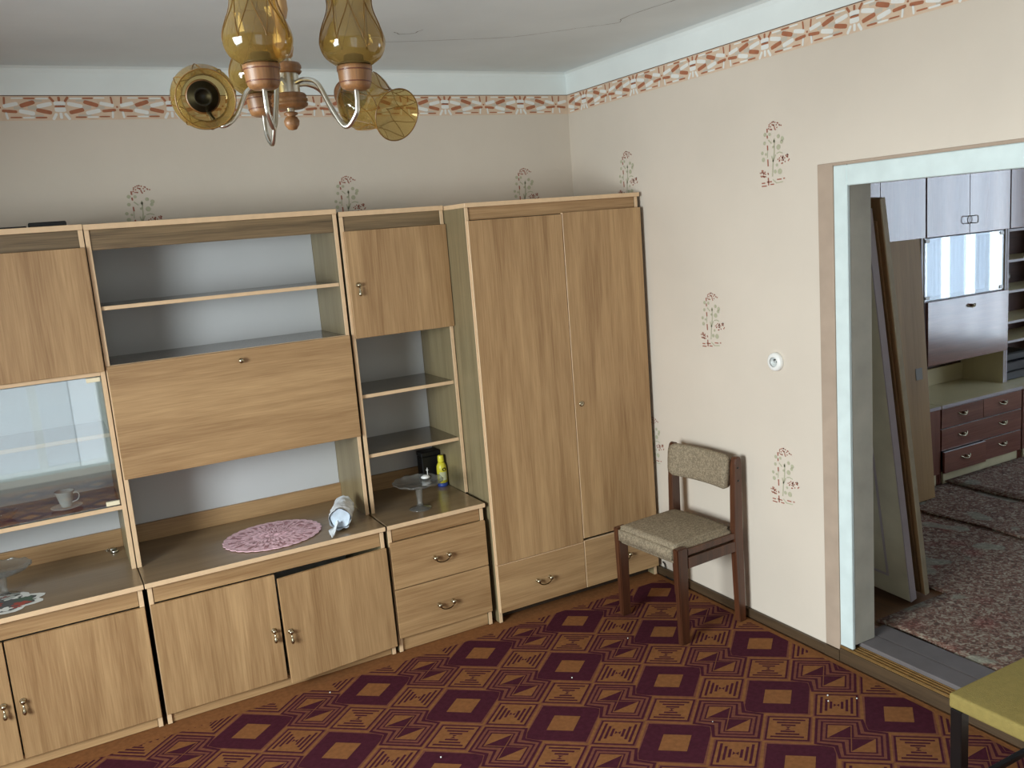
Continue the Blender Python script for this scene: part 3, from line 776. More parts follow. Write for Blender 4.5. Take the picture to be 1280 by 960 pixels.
md = d.modifiers.new('thick', 'SOLIDIFY'); md.thickness = .0035; md.offset = 0
d.rotation_euler = (0, 0, .12)
tag(d, 'oval pink crocheted doily lying on the worktop under the drop flap', 'doily')

# bundle wrapped in white plastic
r = root('wrapped_bundle', 'small bundle rolled in crumpled white plastic standing right of the pink doily', 'bundle', (-1.66, -.46, ZW1 + .003), local=True)
bm = bmesh.new(); NL, NA = 26, 28; rings = []
ax0 = Vector((-.045, -.095, .052)); ax1 = Vector((.045, .11, .055)); dirv = (ax1 - ax0).normalized()
sx_ = dirv.cross(Vector((0, 0, 1))).normalized(); sz_ = sx_.cross(dirv)
for i in range(NL + 1):
    t = i / NL; rad = .050 * (1 - .10 * t) * (1 if t < .9 else (1 - (t - .9) * 5.5)); c = ax0.lerp(ax1, t); ring_ = []
    for k in range(NA):
        a = 2 * PI * k / NA
        nv = noise.noise(Vector((math.cos(a) * 2, math.sin(a) * 2, t * 5))) * .16 + math.sin(t * 46 + math.sin(a * 2)) * .03 + noise.noise(Vector((math.cos(a) * 6, math.sin(a) * 6, t * 14))) * .07
        ring_.append(bm.verts.new(c + (sx_ * math.cos(a) + sz_ * math.sin(a)) * rad * (1 + nv)))
    rings.append(ring_)
for a_, b_ in zip(rings, rings[1:]):
    for k in range(NA): bm.faces.new((a_[k], a_[(k + 1) % NA], b_[(k + 1) % NA], b_[k]))
bm.faces.new(rings[-1])
mn = min(v.co.z for v in bm.verts)
for v in bm.verts: v.co.z -= mn - .001
w = link('wrapping', mesh_of(bm, 'wrapping', True), bag_white, r, (0, 0, 0))
bm = bmesh.new(); ring_ = []
cc = ax0 + dirv * .012; cen = bm.verts.new(cc + dirv * .01 - Vector((0, 0, mn)))
for k in range(24):
    a = 2 * PI * k / 24; ring_.append(bm.verts.new(cc + (sx_ * math.cos(a) + sz_ * math.sin(a)) * .043 * (1 + .05 * math.sin(a * 5)) - Vector((0, 0, mn))))
for k in range(24): bm.faces.new((cen, ring_[k], ring_[(k + 1) % 24]))
link('open_end', mesh_of(bm, 'open_end', True), bag_blue, r, (0, 0, 0))
bm = bmesh.new()     # flared corner of the bag that lies on the worktop
rows = []
for i in range(7):
    t = i / 6; rows.append([bm.verts.new((-.060 - .050 * t + .012 * u, -.085 - .035 * t + .045 * (u - .5) * (1 + t), .040 * (1 - t) ** 1.6 + .004 + .006 * math.sin(u * 9 + i))) for u in [k / 6 for k in range(7)]])
for a_, b_ in zip(rows, rows[1:]):
    for k in range(6): bm.faces.new((a_[k], a_[k + 1], b_[k + 1], b_[k]))
fo = link('loose_corner', mesh_of(bm, 'loose_corner', True), bag_white, r, (0, 0, 0)); fo.modifiers.new('s', 'SOLIDIFY').thickness = .0015

# footed glass cake stands
def cake_stand(loc, rad, hgt, label):
    r = root('cake_stand', label, 'cake stand', loc, group='glass cake stands')
    x, y, z = loc
    lathe(r, 'foot', [(0, .016), (.012, .018), (.020, .012), (.050, .004), (.054, .001), (.054, 0), (0, 0)], cut_glass, loc, 32)
    lathe(r, 'stem', [(.010, .0165), (.015, .024), (.012, .034), (.0145, .060), (.018, hgt - .022), (.022, hgt - .014)], cut_glass, loc, 12)
    bm = bmesh.new(); prof = [(0, hgt - .014), (.022, hgt - .0135), (rad * .75, hgt - .008), (rad * .95, hgt + .004), (rad, hgt + .010), (rad * .985, hgt + .012), (rad * .93, hgt + .0065), (rad * .73, hgt - .004), (.02, hgt - .009), (0, hgt - .009)]
    lathe_bm(bm, prof, 60)
    for v in bm.verts:
        rr_ = math.hypot(v.co.x, v.co.y)
        if rr_ > rad * .9: v.co.z += .003 * math.sin(12 * math.atan2(v.co.y, v.co.x))
    p = link('plate', mesh_of(bm, 'plate', True), cut_glass, r, loc)
    return r
cake_stand((-1.292, -.490, ZW1), .122, .125, 'footed clear glass cake stand in the niche beside the wardrobe')
cake_stand((-3.035, -.390, ZW1), .112, .110, 'footed clear glass cake stand cut off by the left edge')

# little white dispenser on the cake stand rim
zt_ = ZW1 + .125 - .002
r = root('white_nozzle_bottle', 'tiny white bottle with a thin crossed nozzle lying at the back of the cake stand', 'bottle', (-1.232, -.440, zt_), local=True)
lathe(r, 'body', [(0, .002), (.018, .003), (.023, .008), (.018, .014), (.008, .017), (0, .018)], white_plastic, (0, 0, 0), 16)
bm = bmesh.new(); tube_bm(bm, [(.012, 0, .012), (.013, 0, .052)], .0018, 8); tube_bm(bm, [(.006, 0, .042), (.020, 0, .040)], .0016, 8)
link('nozzle', mesh_of(bm, 'nozzle', True), white_plastic, r, (0, 0, 0))

# yellow bottle and the dark box behind it
r = root('yellow_bottle', 'yellow squeeze bottle with blue base standing behind the cake stand', 'bottle', (-1.050, -.215, ZW1), local=True)
lathe(r, 'body', [(0, .020), (.026, .020), (.026, .085), (.025, .105), (.018, .122), (.014, .126), (0, .126)], yellow_p, (0, 0, 0), 24)
lathe(r, 'base_band', [(0, 0), (.0255, 0), (.0270, .004), (.0270, .0195), (0, .0195)], blue_p, (0, 0, 0), 24)
lathe(r, 'cap', [(0, .127), (.015, .127), (.0165, .130), (.0155, .158), (.013, .163), (0, .163)], yellow_p, (0, 0, 0), 24)
bm = bmesh.new()     # printed white label patch and its dark oval
for mi, rad, a0, a1, z0, z1 in ((0, .0264, -2.5, -.9, .035, .078),):
    prev = None
    for k in range(13):
        a = a0 + (a1 - a0) * k / 12; cur = (bm.verts.new((rad * math.cos(a), rad * math.sin(a), z0)), bm.verts.new((rad * math.cos(a), rad * math.sin(a), z1)))
        if prev: bm.faces.new((prev[0], cur[0], cur[1], prev[1])).material_index = mi
        prev = cur
vs = [bm.verts.new((.0268 * math.cos(-1.45 + .42 * math.cos(t)), .0268 * math.sin(-1.45 + .42 * math.cos(t)), .092 + .009 * math.sin(t))) for t in [2 * PI * k / 16 for k in range(16)]]
bm.faces.new(vs).material_index = 1
link('label_print', mesh_of(bm, 'label_print', recalc=False), [label_w, black_p], r, (0, 0, 0))
r = root('black_box', 'matt black box in the dark corner behind the yellow bottle', 'box', (-1.075, -.115, ZW1), local=True)
B(r, 'box_body', (-.052, .050), (-.035, .035), (0, .150), black_p, bev=.003)
B(r, 'box_lid', (-.053, .051), (-.036, .036), (.1505, .175), black_p, bev=.003)

# paper napkin cut like a flower, with poinsettia print
bm = bmesh.new()
def star(rx, ry, n, depth, z, mi, cx=0, cy=0, ph=0.0):
    vs = []
    for k in range(n * 4):
        a = 2 * PI * k / (n * 4) + ph; q = 1 - depth * (1 if k % 4 == 0 else (.35 if k % 4 in (1, 3) else 0))
        vs.append(bm.verts.new((cx + rx * q * math.cos(a), cy + ry * q * math.sin(a), z)))
    c = bm.verts.new((cx, cy, z))
    for k in range(len(vs)): bm.faces.new((c, vs[k], vs[(k + 1) % len(vs)])).material_index = mi
star(.200, .125, 9, .16, .0010, 0); star(.168, .100, 9, .18, .0016, 1)
for k in range(9):
    a = 2 * PI * k / 9 + .3
    star(.040, .026, 5, .5, .0021, (3, 0, 2)[k % 3], .120 * math.cos(a), .070 * math.sin(a), k)
    star(.022, .014, 4, .6, .0025, (0, 2, 3)[k % 3], .142 * math.cos(a + .3), .084 * math.sin(a + .3), k * .7)
star(.050, .030, 6, .45, .0024, 2)
nap = link('paper_napkin', mesh_of(bm, 'paper_napkin', recalc=False), [plain('napkin_white', (232, 232, 226), .8), plain('napkin_slate', (92, 92, 92), .8), plain('napkin_red', (168, 80, 68), .8), plain('napkin_green', (84, 104, 86), .8)], None, (-3.085, -.478, ZW1 + .0006))
nap.rotation_euler = (0, 0, -.12)
tag(nap, 'white edged paper napkin with red and green flower print beside the left cake stand', 'napkin')

# round metal hinge parts lying in the niche corner
r = root('loose_hinge', 'small silver metal hinge lying in the back corner of the left niche', 'hinge', (-2.612, -.115, ZW1), .4, local=True)
lathe(r, 'hinge_cup', [(0, 0), (.017, 0), (.017, .009), (.013, .011), (.013, .004), (0, .004)], chrome, (0, 0, 0), 20)
bm = bmesh.new(); add_box(bm, -.007, .007, .012, .055, .002, .009, .001); tube_bm(bm, [(-.012, .012, .012), (.012, .012, .012)], .005, 8)
add_box(bm, -.013, .013, .046, .062, .0005, .004, .001)
link('hinge_arm', mesh_of(bm, 'hinge_arm'), chrome, r, (0, 0, 0))

# teacup on its saucer, and a small crystal dish, behind the glass door
zc_ = .900
r = root('teacup', 'white porcelain teacup with loop handle on a saucer behind the glass door', 'cup', (-2.768, -.285, zc_ + .0085), local=True)
lathe(r, 'bowl', [(0, 0), (.019, 0), (.022, .006), (.028, .030), (.037, .064), (.0385, .068), (.036, .066), (.027, .032), (.018, .008), (0, .006)], porcelain, (0, 0, 0), 32)
bm = bmesh.new(); tube_bm(bm, smooth_path([(.030, 0, .055), (.048, 0, .060), (.058, 0, .048), (.050, 0, .028), (.026, 0, .018)], 5), .0028, 8)
h = link('handle', mesh_of(bm, 'handle', True), porcelain, r, (0, 0, 0)); h.rotation_euler = (0, 0, -.45)
s_ = lathe(None, 'saucer', [(0, 0), (.026, 0), (.028, .003), (.060, .010), (.061, .0115), (.058, .012), (.026, .0045), (0, .004)], porcelain, (-2.768, -.285, zc_ + .0005), 40)
tag(s_, 'white porcelain saucer under the teacup on the lower glass shelf', 'saucer')
bm = bmesh.new(); lathe_bm(bm, [(0, 0), (.026, 0), (.036, .010), (.048, .026), (.052, .034), (.048, .032), (.034, .014), (0, .006)], 36)
for v in bm.verts:
    a = math.atan2(v.co.y, v.co.x); q = 1 + .06 * math.cos(12 * a) * min(1, math.hypot(v.co.x, v.co.y) / .05); v.co.x *= q; v.co.y *= q
d_ = link('crystal_dish', mesh_of(bm, 'crystal_dish', True), cut_glass, None, (-2.998, -.265, zc_ + .0005))
tag(d_, 'small cut crystal dish behind the glass at the left edge', 'dish')

# dark flat things on top of the left unit
o = B(None, 'flat_case', (-2.735, -2.600), (-.34, -.19), (2.0465, 2.066), black_p, bev=.004); tag(o, 'thin black case lying on top of the left unit', 'case')
o = B(None, 'flat_folder', (-2.95, -2.742), (-.33, -.18), (2.0465, 2.055), black_p, bev=.002); tag(o, 'very thin dark folder lying left of the black case on the left unit', 'folder')

# wall socket
r = root('wall_socket', 'round white wall socket between the chair and the doorway', 'socket', (0, -1.526, 1.245), local=True)
RY = Matrix.Rotation(-PI / 2, 3, 'Y')
lathe(r, 'cover', [(0.0215, 0), (.040, 0), (.041, .004), (.039, .016), (.034, .021), (.0215, .021)], white_plastic, (0, 0, 0), 40, RY)
lathe(r, 'insert', [(0, .001), (.021, .001), (.0212, .018), (.0195, .0185), (.0175, .009), (0, .009)], plain('grey_white_plastic', (196, 200, 198), .4), (0, 0, 0), 32, RY)
bm = bmesh.new(); RY4 = RY.to_4x4()
for dy in (-.0065, .0065): lathe_bm(bm, [(0, .0092), (.0026, .0092), (.0026, .0096), (0, .0096)], 10, Matrix.Translation((0, dy, 0)) @ RY4)
lathe_bm(bm, [(.0030, .009), (.0030, .018), (0, .019)], 10, Matrix.Translation((0, 0, .009)) @ RY4)
link('contacts', mesh_of(bm, 'contacts'), black_p, r, (0, 0, 0))

# ------------------------------------------------------------------ dining chair
yaw = math.radians(4.0)
# local frame: x across the seat (towards the wardrobe), y to the back (towards the wall); root under the seat centre
CH = root('dining_chair', 'dark wooden dining chair with worn olive beige seat and padded back against the wall', 'chair', (-.258, -1.125, 0), -PI / 2 + yaw, local=True)
W, D = .445, .43
def post(x, y, z0, z1, wx, wy, top=None, name='leg', taper=1.0, lean=0.0):
    bm = bmesh.new(); vs = add_box(bm, -wx / 2, wx / 2, -wy / 2, wy / 2, 0, z1 - z0)
    h = z1 - z0
    for v in vs:
        if v.co.z < .001: v.co.x *= taper; v.co.y *= taper
        v.co.y += lean * (v.co.z / h)
    bmesh.ops.bevel(bm, geom=bm.edges[:], offset=.004, segments=2, affect='EDGES')
    return link(name, mesh_of(bm, name), chair_wood, CH, (x, y, z0))
post(-W / 2 + .017, -D / 2 + .032, 0, .452, .034, .062, taper=.82)
post(W / 2 - .017, -D / 2 + .032, 0, .452, .034, .062, taper=.82)
for s in (-1, 1):      # rear legs run up to carry the back, slightly raked, rounded at the top
    bm = bmesh.new(); prof = [(0.000, .025, 0), (-.004, .029, .20), (-.007, .032, .42), (-.002, .030, .62), (.004, .026, .765), (.006, .018, .790), (.007, .006, .797)]
    prev = None
    for yc, hw, z in prof:
        cur = [bm.verts.new((sx2 * .016, yc + sy2 * hw * .85, z)) for sx2, sy2 in ((-1, -1), (1, -1), (1, 1), (-1, 1))]
        if prev:
            for k in range(4): bm.faces.new((prev[k], prev[(k + 1) % 4], cur[(k + 1) % 4], cur[k]))
        else: bm.faces.new(cur)
        prev = cur
    bm.faces.new(prev); bmesh.ops.bevel(bm, geom=[e for e in bm.edges], offset=.003, segments=1, affect='EDGES')
    link('leg', mesh_of(bm, 'leg'), chair_wood, CH, (s * (W / 2 - .016), D / 2 - .040, 0))
for s in (-1, 1):
    B(CH, 'side_rail', (s * (W / 2 - .013) - .011, s * (W / 2 - .013) + .011), (-D / 2 + .064, D / 2 - .062), (.350, .400), chair_wood, bev=.003)
    B(CH, 'side_rail', (s * (W / 2 - .012) - .009, s * (W / 2 - .012) + .009), (-D / 2 + .064, D / 2 - .062), (.411, .440), chair_wood, bev=.003)
B(CH, 'front_rail', (-W / 2 + .036, W / 2 - .036), (-D / 2 + .070, D / 2 * -1 + .090), (.345, .375), chair_wood, bev=.003)
B(CH, 'back_rail', (-W / 2 + .036, W / 2 - .036), (D / 2 - .060, D / 2 - .040), (.345, .398), chair_wood, bev=.003)
# upholstered seat
bm = bmesh.new(); add_box(bm, -W / 2 + .024, W / 2 - .024, -D / 2 - .002, D / 2 - .052, 0, .084)
bmesh.ops.bevel(bm, geom=bm.edges[:], offset=.016, segments=4, affect='EDGES')
for ax, s0, s1 in ((0, -W / 2, W / 2), (1, -D / 2, D / 2)):
    for k in range(1, 10):
        co = Vector((0, 0, 0)); co[ax] = s0 + (s1 - s0) * k / 10; no = Vector((0, 0, 0)); no[ax] = 1
        bmesh.ops.bisect_plane(bm, geom=bm.verts[:] + bm.edges[:] + bm.faces[:], plane_co=co, plane_no=no)
for v in bm.verts:
    if v.co.z > .02:
        v.co.z += .012 * min(1, (v.co.z - .02) / .064) * max(0, 1 - (v.co.x / (W / 2)) ** 2) * max(0, 1 - (v.co.y / (D / 2)) ** 2)
link('seat', mesh_of(bm, 'seat', True), chair_cloth, CH, (0, 0, .378))
# padded back, bent round the sitter
bm = bmesh.new(); NX, NA = 16, 20; rings = []
wb = W - .066
for i in range(NX + 1):
    x = -wb / 2 + wb * i / NX; u = 2 * x / wb; ring_ = []
    yc = -.020 + .024 * (1 - u * u)
    e_ = 1.0 if 0 < i < NX else .86
    for k in range(NA):
        a = 2 * PI * k / NA
        cy = math.copysign(abs(math.cos(a)) ** .7, math.cos(a)) * .024 * e_; cz = math.copysign(abs(math.sin(a)) ** .45, math.sin(a)) * .080 * e_
        ring_.append(bm.verts.new((x, yc + cy + cz * .08, cz)))
    rings.append(ring_)
for a_, b_ in zip(rings, rings[1:]):
    for k in range(NA): bm.faces.new((a_[k], a_[(k + 1) % NA], b_[(k + 1) % NA], b_[k]))
bm.faces.new(rings[0]); bm.faces.new(rings[-1])
link('backrest', mesh_of(bm, 'backrest', True), chair_cloth, CH, (0, D / 2 - .052, .722))
RX = Matrix.Rotation(PI / 2, 4, 'Y')
for s in (-1, 1):
    for z in (.685, .745):
        bm = bmesh.new(); lathe_bm(bm, [(0, 0), (.005, 0), (.005, .0012), (0, .0016)], 12, RX if s > 0 else RX.inverted())
        link('screw_cap', mesh_of(bm, 'screw_cap'), black_metal, CH, (s * (W / 2), D / 2 - .040, z))

# ------------------------------------------------------------------ mustard stool at the right edge
r = root('upholstered_stool', 'low stool with a flat mustard yellow cushion and black legs by the doorway', 'stool', (-.25, -3.04, 0))
rounded_cushion('seat', .66, .56, .046, mustard, r, (-.243, -3.035, .427), crown=.004, r=.010)
for sx2, sy2 in ((-.552, -2.777), (.062, -2.777), (-.552, -3.290), (.062, -3.290)):
    B(r, 'leg', (sx2 - .018, sx2 + .018), (sy2 - .018, sy2 + .018), (0, .402), black_metal, bev=.002)
for yy in (-2.790, -3.285): B(r, 'stretcher', (-.526, .036), (yy - .009, yy + .009), (.145, .163), black_metal, bev=.002)
B(r, 'frame', (-.525, .035), (-3.265, -2.805), (.3855, .4035), black_metal, bev=.002)

# ------------------------------------------------------------------ chandelier
HX, HY, HZ = -2.285, -2.600, 2.177
r = root('chandelier', 'five-armed chandelier of turned wood and nickel tube with amber glass shades', 'chandelier', (HX, HY, HZ))
H0 = (HX, HY, HZ)
lathe(r, 'lower_disc', [(0, -.026), (.026, -.026), (.033, -.022), (.034, -.018), (.031, -.016), (.034, -.013), (.034, -.009), (.031, -.007), (.033, -.004), (.030, .000), (0, .000)], [lamp_wood], H0, 40)
lathe(r, 'hub_body', [(.022, 0), (.0225, .018), (.022, .036)], chrome, H0, 32)
lathe(r, 'upper_disc', [(0, .036), (.026, .036), (.029, .040), (.026, .043), (.029, .046), (.029, .050), (.026, .055), (0, .056)], lamp_wood, H0, 40)
lathe(r, 'finial', [(0, -.066), (.008, -.064), (.0135, -.056), (.0145, -.049), (.011, -.042), (.007, -.040), (.013, -.037), (.013, -.034), (.007, -.032)], lamp_wood, H0, 28)
lathe(r, 'finial_neck', [(.0075, -.034), (.0075, -.026)], chrome, H0, 20)
top_ = ZC - HZ
st = lathe(r, 'stem', [(.010, .062), (.0155, .068), (.019, .082), (.0175, .100), (.010, .124), (.009, .130), (.012, .134), (.0165, .150), (.0155, .185), (.0105, .215), (.010, .235), (.014, .250), (.015, .330), (.010, .350), (.010, .440)], lamp_tan, H0, 28)
lathe(st, 'stem_collar', [(.013, .056), (.013, .063)], chrome, H0, 24)
lathe(r, 'ceiling_cup', [(.012, .430), (.030, .450), (.052, .500), (.056, top_ - .002), (0, top_ - .002)], lamp_wood, H0, 36)
hr = Vector((.879, -.477, 0)); ht = Vector((-.477, -.879, 0))     # across and towards the viewer side of the room
SH = [(p.x, p.y) for p in smooth_path([(a, b_, 0) for a, b_ in [(.030, .0), (.036, .003), (.050, .014), (.0575, .031), (.0575, .046), (.0505, .066), (.0425, .084), (.0385, .100), (.040, .118), (.045, .136), (.0495, .150)]], 4)]
def shade_bm():
    bm = bmesh.new(); lathe_bm(bm, SH, 48); return bm
shade_me = mesh_of(shade_bm(), 'shade', True); shade_me.materials.append(amber_glass)
def prof_r(z):
    for (r0_, z0_), (r1_, z1_) in zip(SH, SH[1:]):
        if z0_ <= z <= z1_: return r0_ + (r1_ - r0_) * (z - z0_) / (z1_ - z0_)
    return SH[-1][0]
bm = bmesh.new()
for k in range(8):
    for s in (1, -1):
        pts = [((prof_r(z) + .0006) * math.cos(a), (prof_r(z) + .0006) * math.sin(a), z) for z, a in [(.150 - .115 * t, 2 * PI * k / 8 + s * .80 * (1 - t) ** 1.3) for t in [q / 14 for q in range(15)]]]
        tube_bm(bm, pts, .0007, 5, cap=False)
net_me = mesh_of(bm, 'etched_net', True); net_me.materials.append(amber_line)
rim_bm = bmesh.new(); tube_bm(rim_bm, [(.0495 * math.cos(2 * PI * k / 40), .0495 * math.sin(2 * PI * k / 40), .150) for k in range(41)], .0012, 6, cap=False)
rim_me = mesh_of(rim_bm, 'rim', True); rim_me.materials.append(amber_line)
cup_bm = bmesh.new(); lathe_bm(cup_bm, [(0, -.040), (.018, -.040), (.024, -.037), (.0270, -.032), (.0275, -.028), (.0285, -.026), (.0300, -.008), (.0310, -.006), (.0315, .000), (.028, .002), (0, .002)], 36)
cup_me = mesh_of(cup_bm, 'socket_cup', True); cup_me.materials.append(lamp_wood)
cr_bm = bmesh.new()
for z in (-.027, -.007):
    rr_ = .0280 if z < -.02 else .0305
    tube_bm(cr_bm, [(rr_ * math.cos(2 * PI * k / 36), rr_ * math.sin(2 * PI * k / 36), z) for k in range(37)], .0011, 6, cap=False)
cr_me = mesh_of(cr_bm, 'turned_ring', True); cr_me.materials.append(lamp_wood_dark)
hold_bm = bmesh.new(); lathe_bm(hold_bm, [(.0285, .003), (.0285, .006), (.018, .008), (.0175, .018), (.015, .020), (.012, .012), (0, .010)], 24)
hold_me = mesh_of(hold_bm, 'bulb_holder', True); hold_me.materials.append(black_p)
def child(name, me, parent, loc, quat):
    o = bpy.data.objects.new(name, me); COL.objects.link(o); o.parent = parent; o.location = loc
    o.rotation_mode = 'QUATERNION'; o.rotation_quaternion = quat; return o
for ang, axis in ((31, None), (91, None), (168, 'view'), (238, None), (314, 'side')):
    a = math.radians(ang); dr = hr * math.cos(a) + ht * math.sin(a); R_ = .165
    if axis is None:
        q = Vector((0, 0, 1)).rotation_difference(Vector((0, 0, 1)) + dr * .03); base = dr * R_ + Vector((0, 0, .024)); low = -.075
    elif axis == 'view':     # slipped arm: the shade has tipped over and gapes towards the room
        dv = (CAM_LOC - (Vector(H0) + dr * R_)).normalized(); dv = (dv + CAM_RIGHT * .03 + CAM_DOWN * .03).normalized()
        q = Vector((0, 0, 1)).rotation_difference(dv); base = dr * (R_ - .012) - dv * .04 + Vector((0, 0, .002)); low = -.050
    else:
        dv = (CAM_RIGHT * .66 + CAM_DOWN * .44 - CAM_FWD * .61).normalized()
        q = Vector((0, 0, 1)).rotation_difference(dv); base = dr * (R_ + .005) - dv * .030 + Vector((0, 0, -.002)); low = -.050
    up = q @ Vector((0, 0, 1)); end = base - up * .038
    pts = [dr * .020 + Vector((0, 0, .018)), dr * .045 + Vector((0, 0, .020)), dr * .075 + Vector((0, 0, .008)), dr * .100 + Vector((0, 0, -.035)), dr * .130 + Vector((0, 0, low))]
    if axis is None: pts += [dr * .158 + Vector((0, 0, low * .75)), end - up * .022, end]
    else:
        mid = (dr * .150 + Vector((0, 0, low * .8))).lerp(end - up * .040, .6); pts += [mid, end - up * .018, end]
    bm = bmesh.new(); tube_bm(bm, smooth_path(pts, 8), .0044, 12)
    arm = link('arm', mesh_of(bm, 'arm', True), chrome, r, H0)
    cup = child('socket_cup', cup_me, r, base, q); child('turned_ring', cr_me, cup, (0, 0, 0), (1, 0, 0, 0)); child('bulb_holder', hold_me, cup, (0, 0, 0), (1, 0, 0, 0))
    sh = child('shade', shade_me, r, base + up * .002, q); child('etched_net', net_me, sh, (0, 0, 0), (1, 0, 0, 0)); child('rim', rim_me, sh, (0, 0, 0), (1, 0, 0, 0))

# ------------------------------------------------------------------ the next room: glossy mahogany wall unit
YP = -.748      # base fronts
YQ = -.600      # upper fronts
YW = -.275
def ring_handle(parent, x, y, z, s):
    bm = bmesh.new(); w, h = .034, .046
    pts = [(0, 0, h / 2), (0, -.018, h / 2), (s * w * .75, -.022, h / 2), (s * w, -.022, h * .2), (s * w, -.022, -h * .2), (s * w * .75, -.022, -h / 2), (0, -.018, -h / 2), (0, 0, -h / 2)]
    tube_bm(bm, smooth_path(pts, 4), .003, 8); return link('handle', mesh_of(bm, 'handle', True), bronze, parent, (x, y, z))
def small_pull(parent, x, y, z):
    bm = bmesh.new()
    tube_bm(bm, smooth_path([(-.045, 0, .006), (-.030, -.010, -.006), (0, -.018, -.012), (.030, -.010, -.006), (.045, 0, .006)], 5), .0035, 8)
    lathe_bm(bm, [(0, 0), (.010, 0), (.009, .014), (.012, .020), (0, .026)], 14, Matrix.Rotation(PI / 2, 4, 'X'))
    return link('handle', mesh_of(bm, 'handle', True), nickel, parent, (x, y, z))
def next_base(x0, x1, label, rows):
    z0 = ZF2
    r = root('mahogany_cabinet', label, 'cabinet', ((x0 + x1) / 2, -.5, z0), group='glossy mahogany base cabinets in the next room')
    B(r, 'side_panel', (x0, x0 + .018), (YP + .018, YW), (z0, .560), mahogany_v)
    B(r, 'side_panel', (x1 - .018, x1), (YP + .018, YW), (z0, .560), mahogany_v)
    B(r, 'worktop', (x0, x1), (YP - .004, YW), (.560, .582), cream_lam, lilac_edge)
    B(r, 'plinth', (x0 + .03, x1 - .03), (YP + .010, YP + .026), (z0, .136), cream_lam)
    B(r, 'bottom_panel', (x0 + .018, x1 - .018), (YP + .030, YW), (.137, .150), mahogany_in)
    if rows == 'door':
        d = B(r, 'door', (x0 + .002, x1 - .003), (YP, YP + .017), (.138, .558), mahogany_v)
    else:
        xm = (x0 + x1) / 2 + .005
        for k, (a, b_) in enumerate(((.430, .556), (.284, .425), (.140, .279))):
            if k == 0 or k == 2:
                out = .022 if k == 2 else 0
                d = B(r, 'drawer', (x0 + .003, xm - .0015), (YP - out, YP + .017 - out), (a, b_), mahogany_h, lilac_edge, edge_dirs=('+Z',)); small_pull(d, (x0 + xm) / 2, YP - out, (a + b_) / 2 + .012)
                d = B(r, 'drawer', (xm + .0015, x1 - .003), (YP, YP + .017), (a, b_), mahogany_h, lilac_edge, edge_dirs=('+Z',)); small_pull(d, (x1 + xm) / 2, YP, (a + b_) / 2 + .012)
            else:
                d = B(r, 'drawer', (x0 + .003, x1 - .003), (YP, YP + .017), (a, b_), mahogany_h, lilac_edge, edge_dirs=('+Z',))
                for xx in ((x0 + xm) / 2, (x1 + xm) / 2): small_pull(d, xx, YP, (a + b_) / 2 + .012)
    return r
next_base(1.34, 2.160, 'mahogany base cabinet with a plain door behind the leaning door leaves', 'door')
next_base(2.168, 3.004, 'mahogany base cabinet with three rows of drawers in the next room', 'drawers')
next_base(3.012, 3.83, 'mahogany base cabinet at the right edge of the doorway view', 'door')
def next_shell(name, x0, x1, label):
    r = root(name, label, 'wall unit', ((x0 + x1) / 2, -.45, .582))
    B(r, 'side_panel', (x0, x0 + .020), (YQ + .001, YW), (.582, 2.18), cream_lam, lilac_edge)
    B(r, 'side_panel', (x1 - .020, x1), (YQ + .001, YW), (.582, 2.18), cream_lam, lilac_edge)
    B(r, 'top_panel', (x0, x1), (YQ, YW), (2.18, 2.20), mahogany_h)
    B(r, 'back_panel', (x0 + .02, x1 - .02), (YW - .006, YW), (.62, 2.18), mahogany_in)
    B(r, 'back_rail', (x0 + .02, x1 - .02), (YW - .024, YW - .008), (.582, .70), cream_lam)
    return r
# A: behind the leaning doors
r = next_shell('mahogany_wall_unit', 1.36, 2.190, 'glossy mahogany upper unit partly hidden by leaning doors in the next room')
for a, b_ in ((1.362, 1.773), (1.777, 2.186)):
    d = B(r, 'door', (a, b_), (YQ - .018, YQ), (1.635, 2.178), mahogany_v)
    if a > 1.7: ring_handle(d, a + .03, YQ - .018, 1.735, -1)
B(r, 'shelf', (1.38, 2.17), (YQ + .01, YW - .007), (1.61, 1.63), cream_lam, lilac_edge)
B(r, 'shelf', (1.38, 2.17), (YQ + .01, YW - .007), (.80, .82), cream_lam, lilac_edge)
g = B(r, 'glass_door', (1.40, 2.150), (YQ + .002, YQ + .007), (.822, 1.608), vitrine_glass_2, bev=0)
B(g, 'hinge_clip', (2.11, 2.150), (YQ - .003, YQ + .002), (1.585, 1.603), white_plastic, bev=.002)
# B: two doors, glass, flap, niche
r = next_shell('mahogany_wall_unit', 2.196, 3.044, 'glossy mahogany upper unit with glass doors and a drop flap above the drawers')
for a, b_, s in ((2.200, 2.617, -1), (2.621, 3.040, 1)):
    d = B(r, 'door', (a, b_), (YQ - .018, YQ), (1.635, 2.178), mahogany_v); ring_handle(d, b_ - .016 if s < 0 else a + .016, YQ - .018, 1.722, s)
for z in (1.612, 1.216, .803): B(r, 'shelf', (2.216, 3.024), (YQ + .012, YW - .007), (z, z + .018), cream_lam, lilac_edge)
for a, b_ in ((2.200, 2.603), (2.606, 3.000)):
    g = B(r, 'glass_door', (a, b_), (YQ - .004, YQ + .001), (1.236, 1.626), vitrine_glass_2, bev=0)
    xx = a + .022 if a < 2.4 else b_ - .022
    for z in (1.252, 1.612): B(g, 'hinge_clip', (xx - .020, xx + .020), (YQ - .008, YQ - .0045), (z - .011, z + .011), white_plastic, bev=.002)
fl = B(r, 'drop_flap', (2.212, 3.040), (YQ - .018, YQ), (.812, 1.226), mahogany_h); small_pull(fl, 2.64, YQ - .018, 1.165)
B(r, 'inner_back', (2.222, 3.02), (-.46, -.455), (1.236, 1.608), lilac_edge)
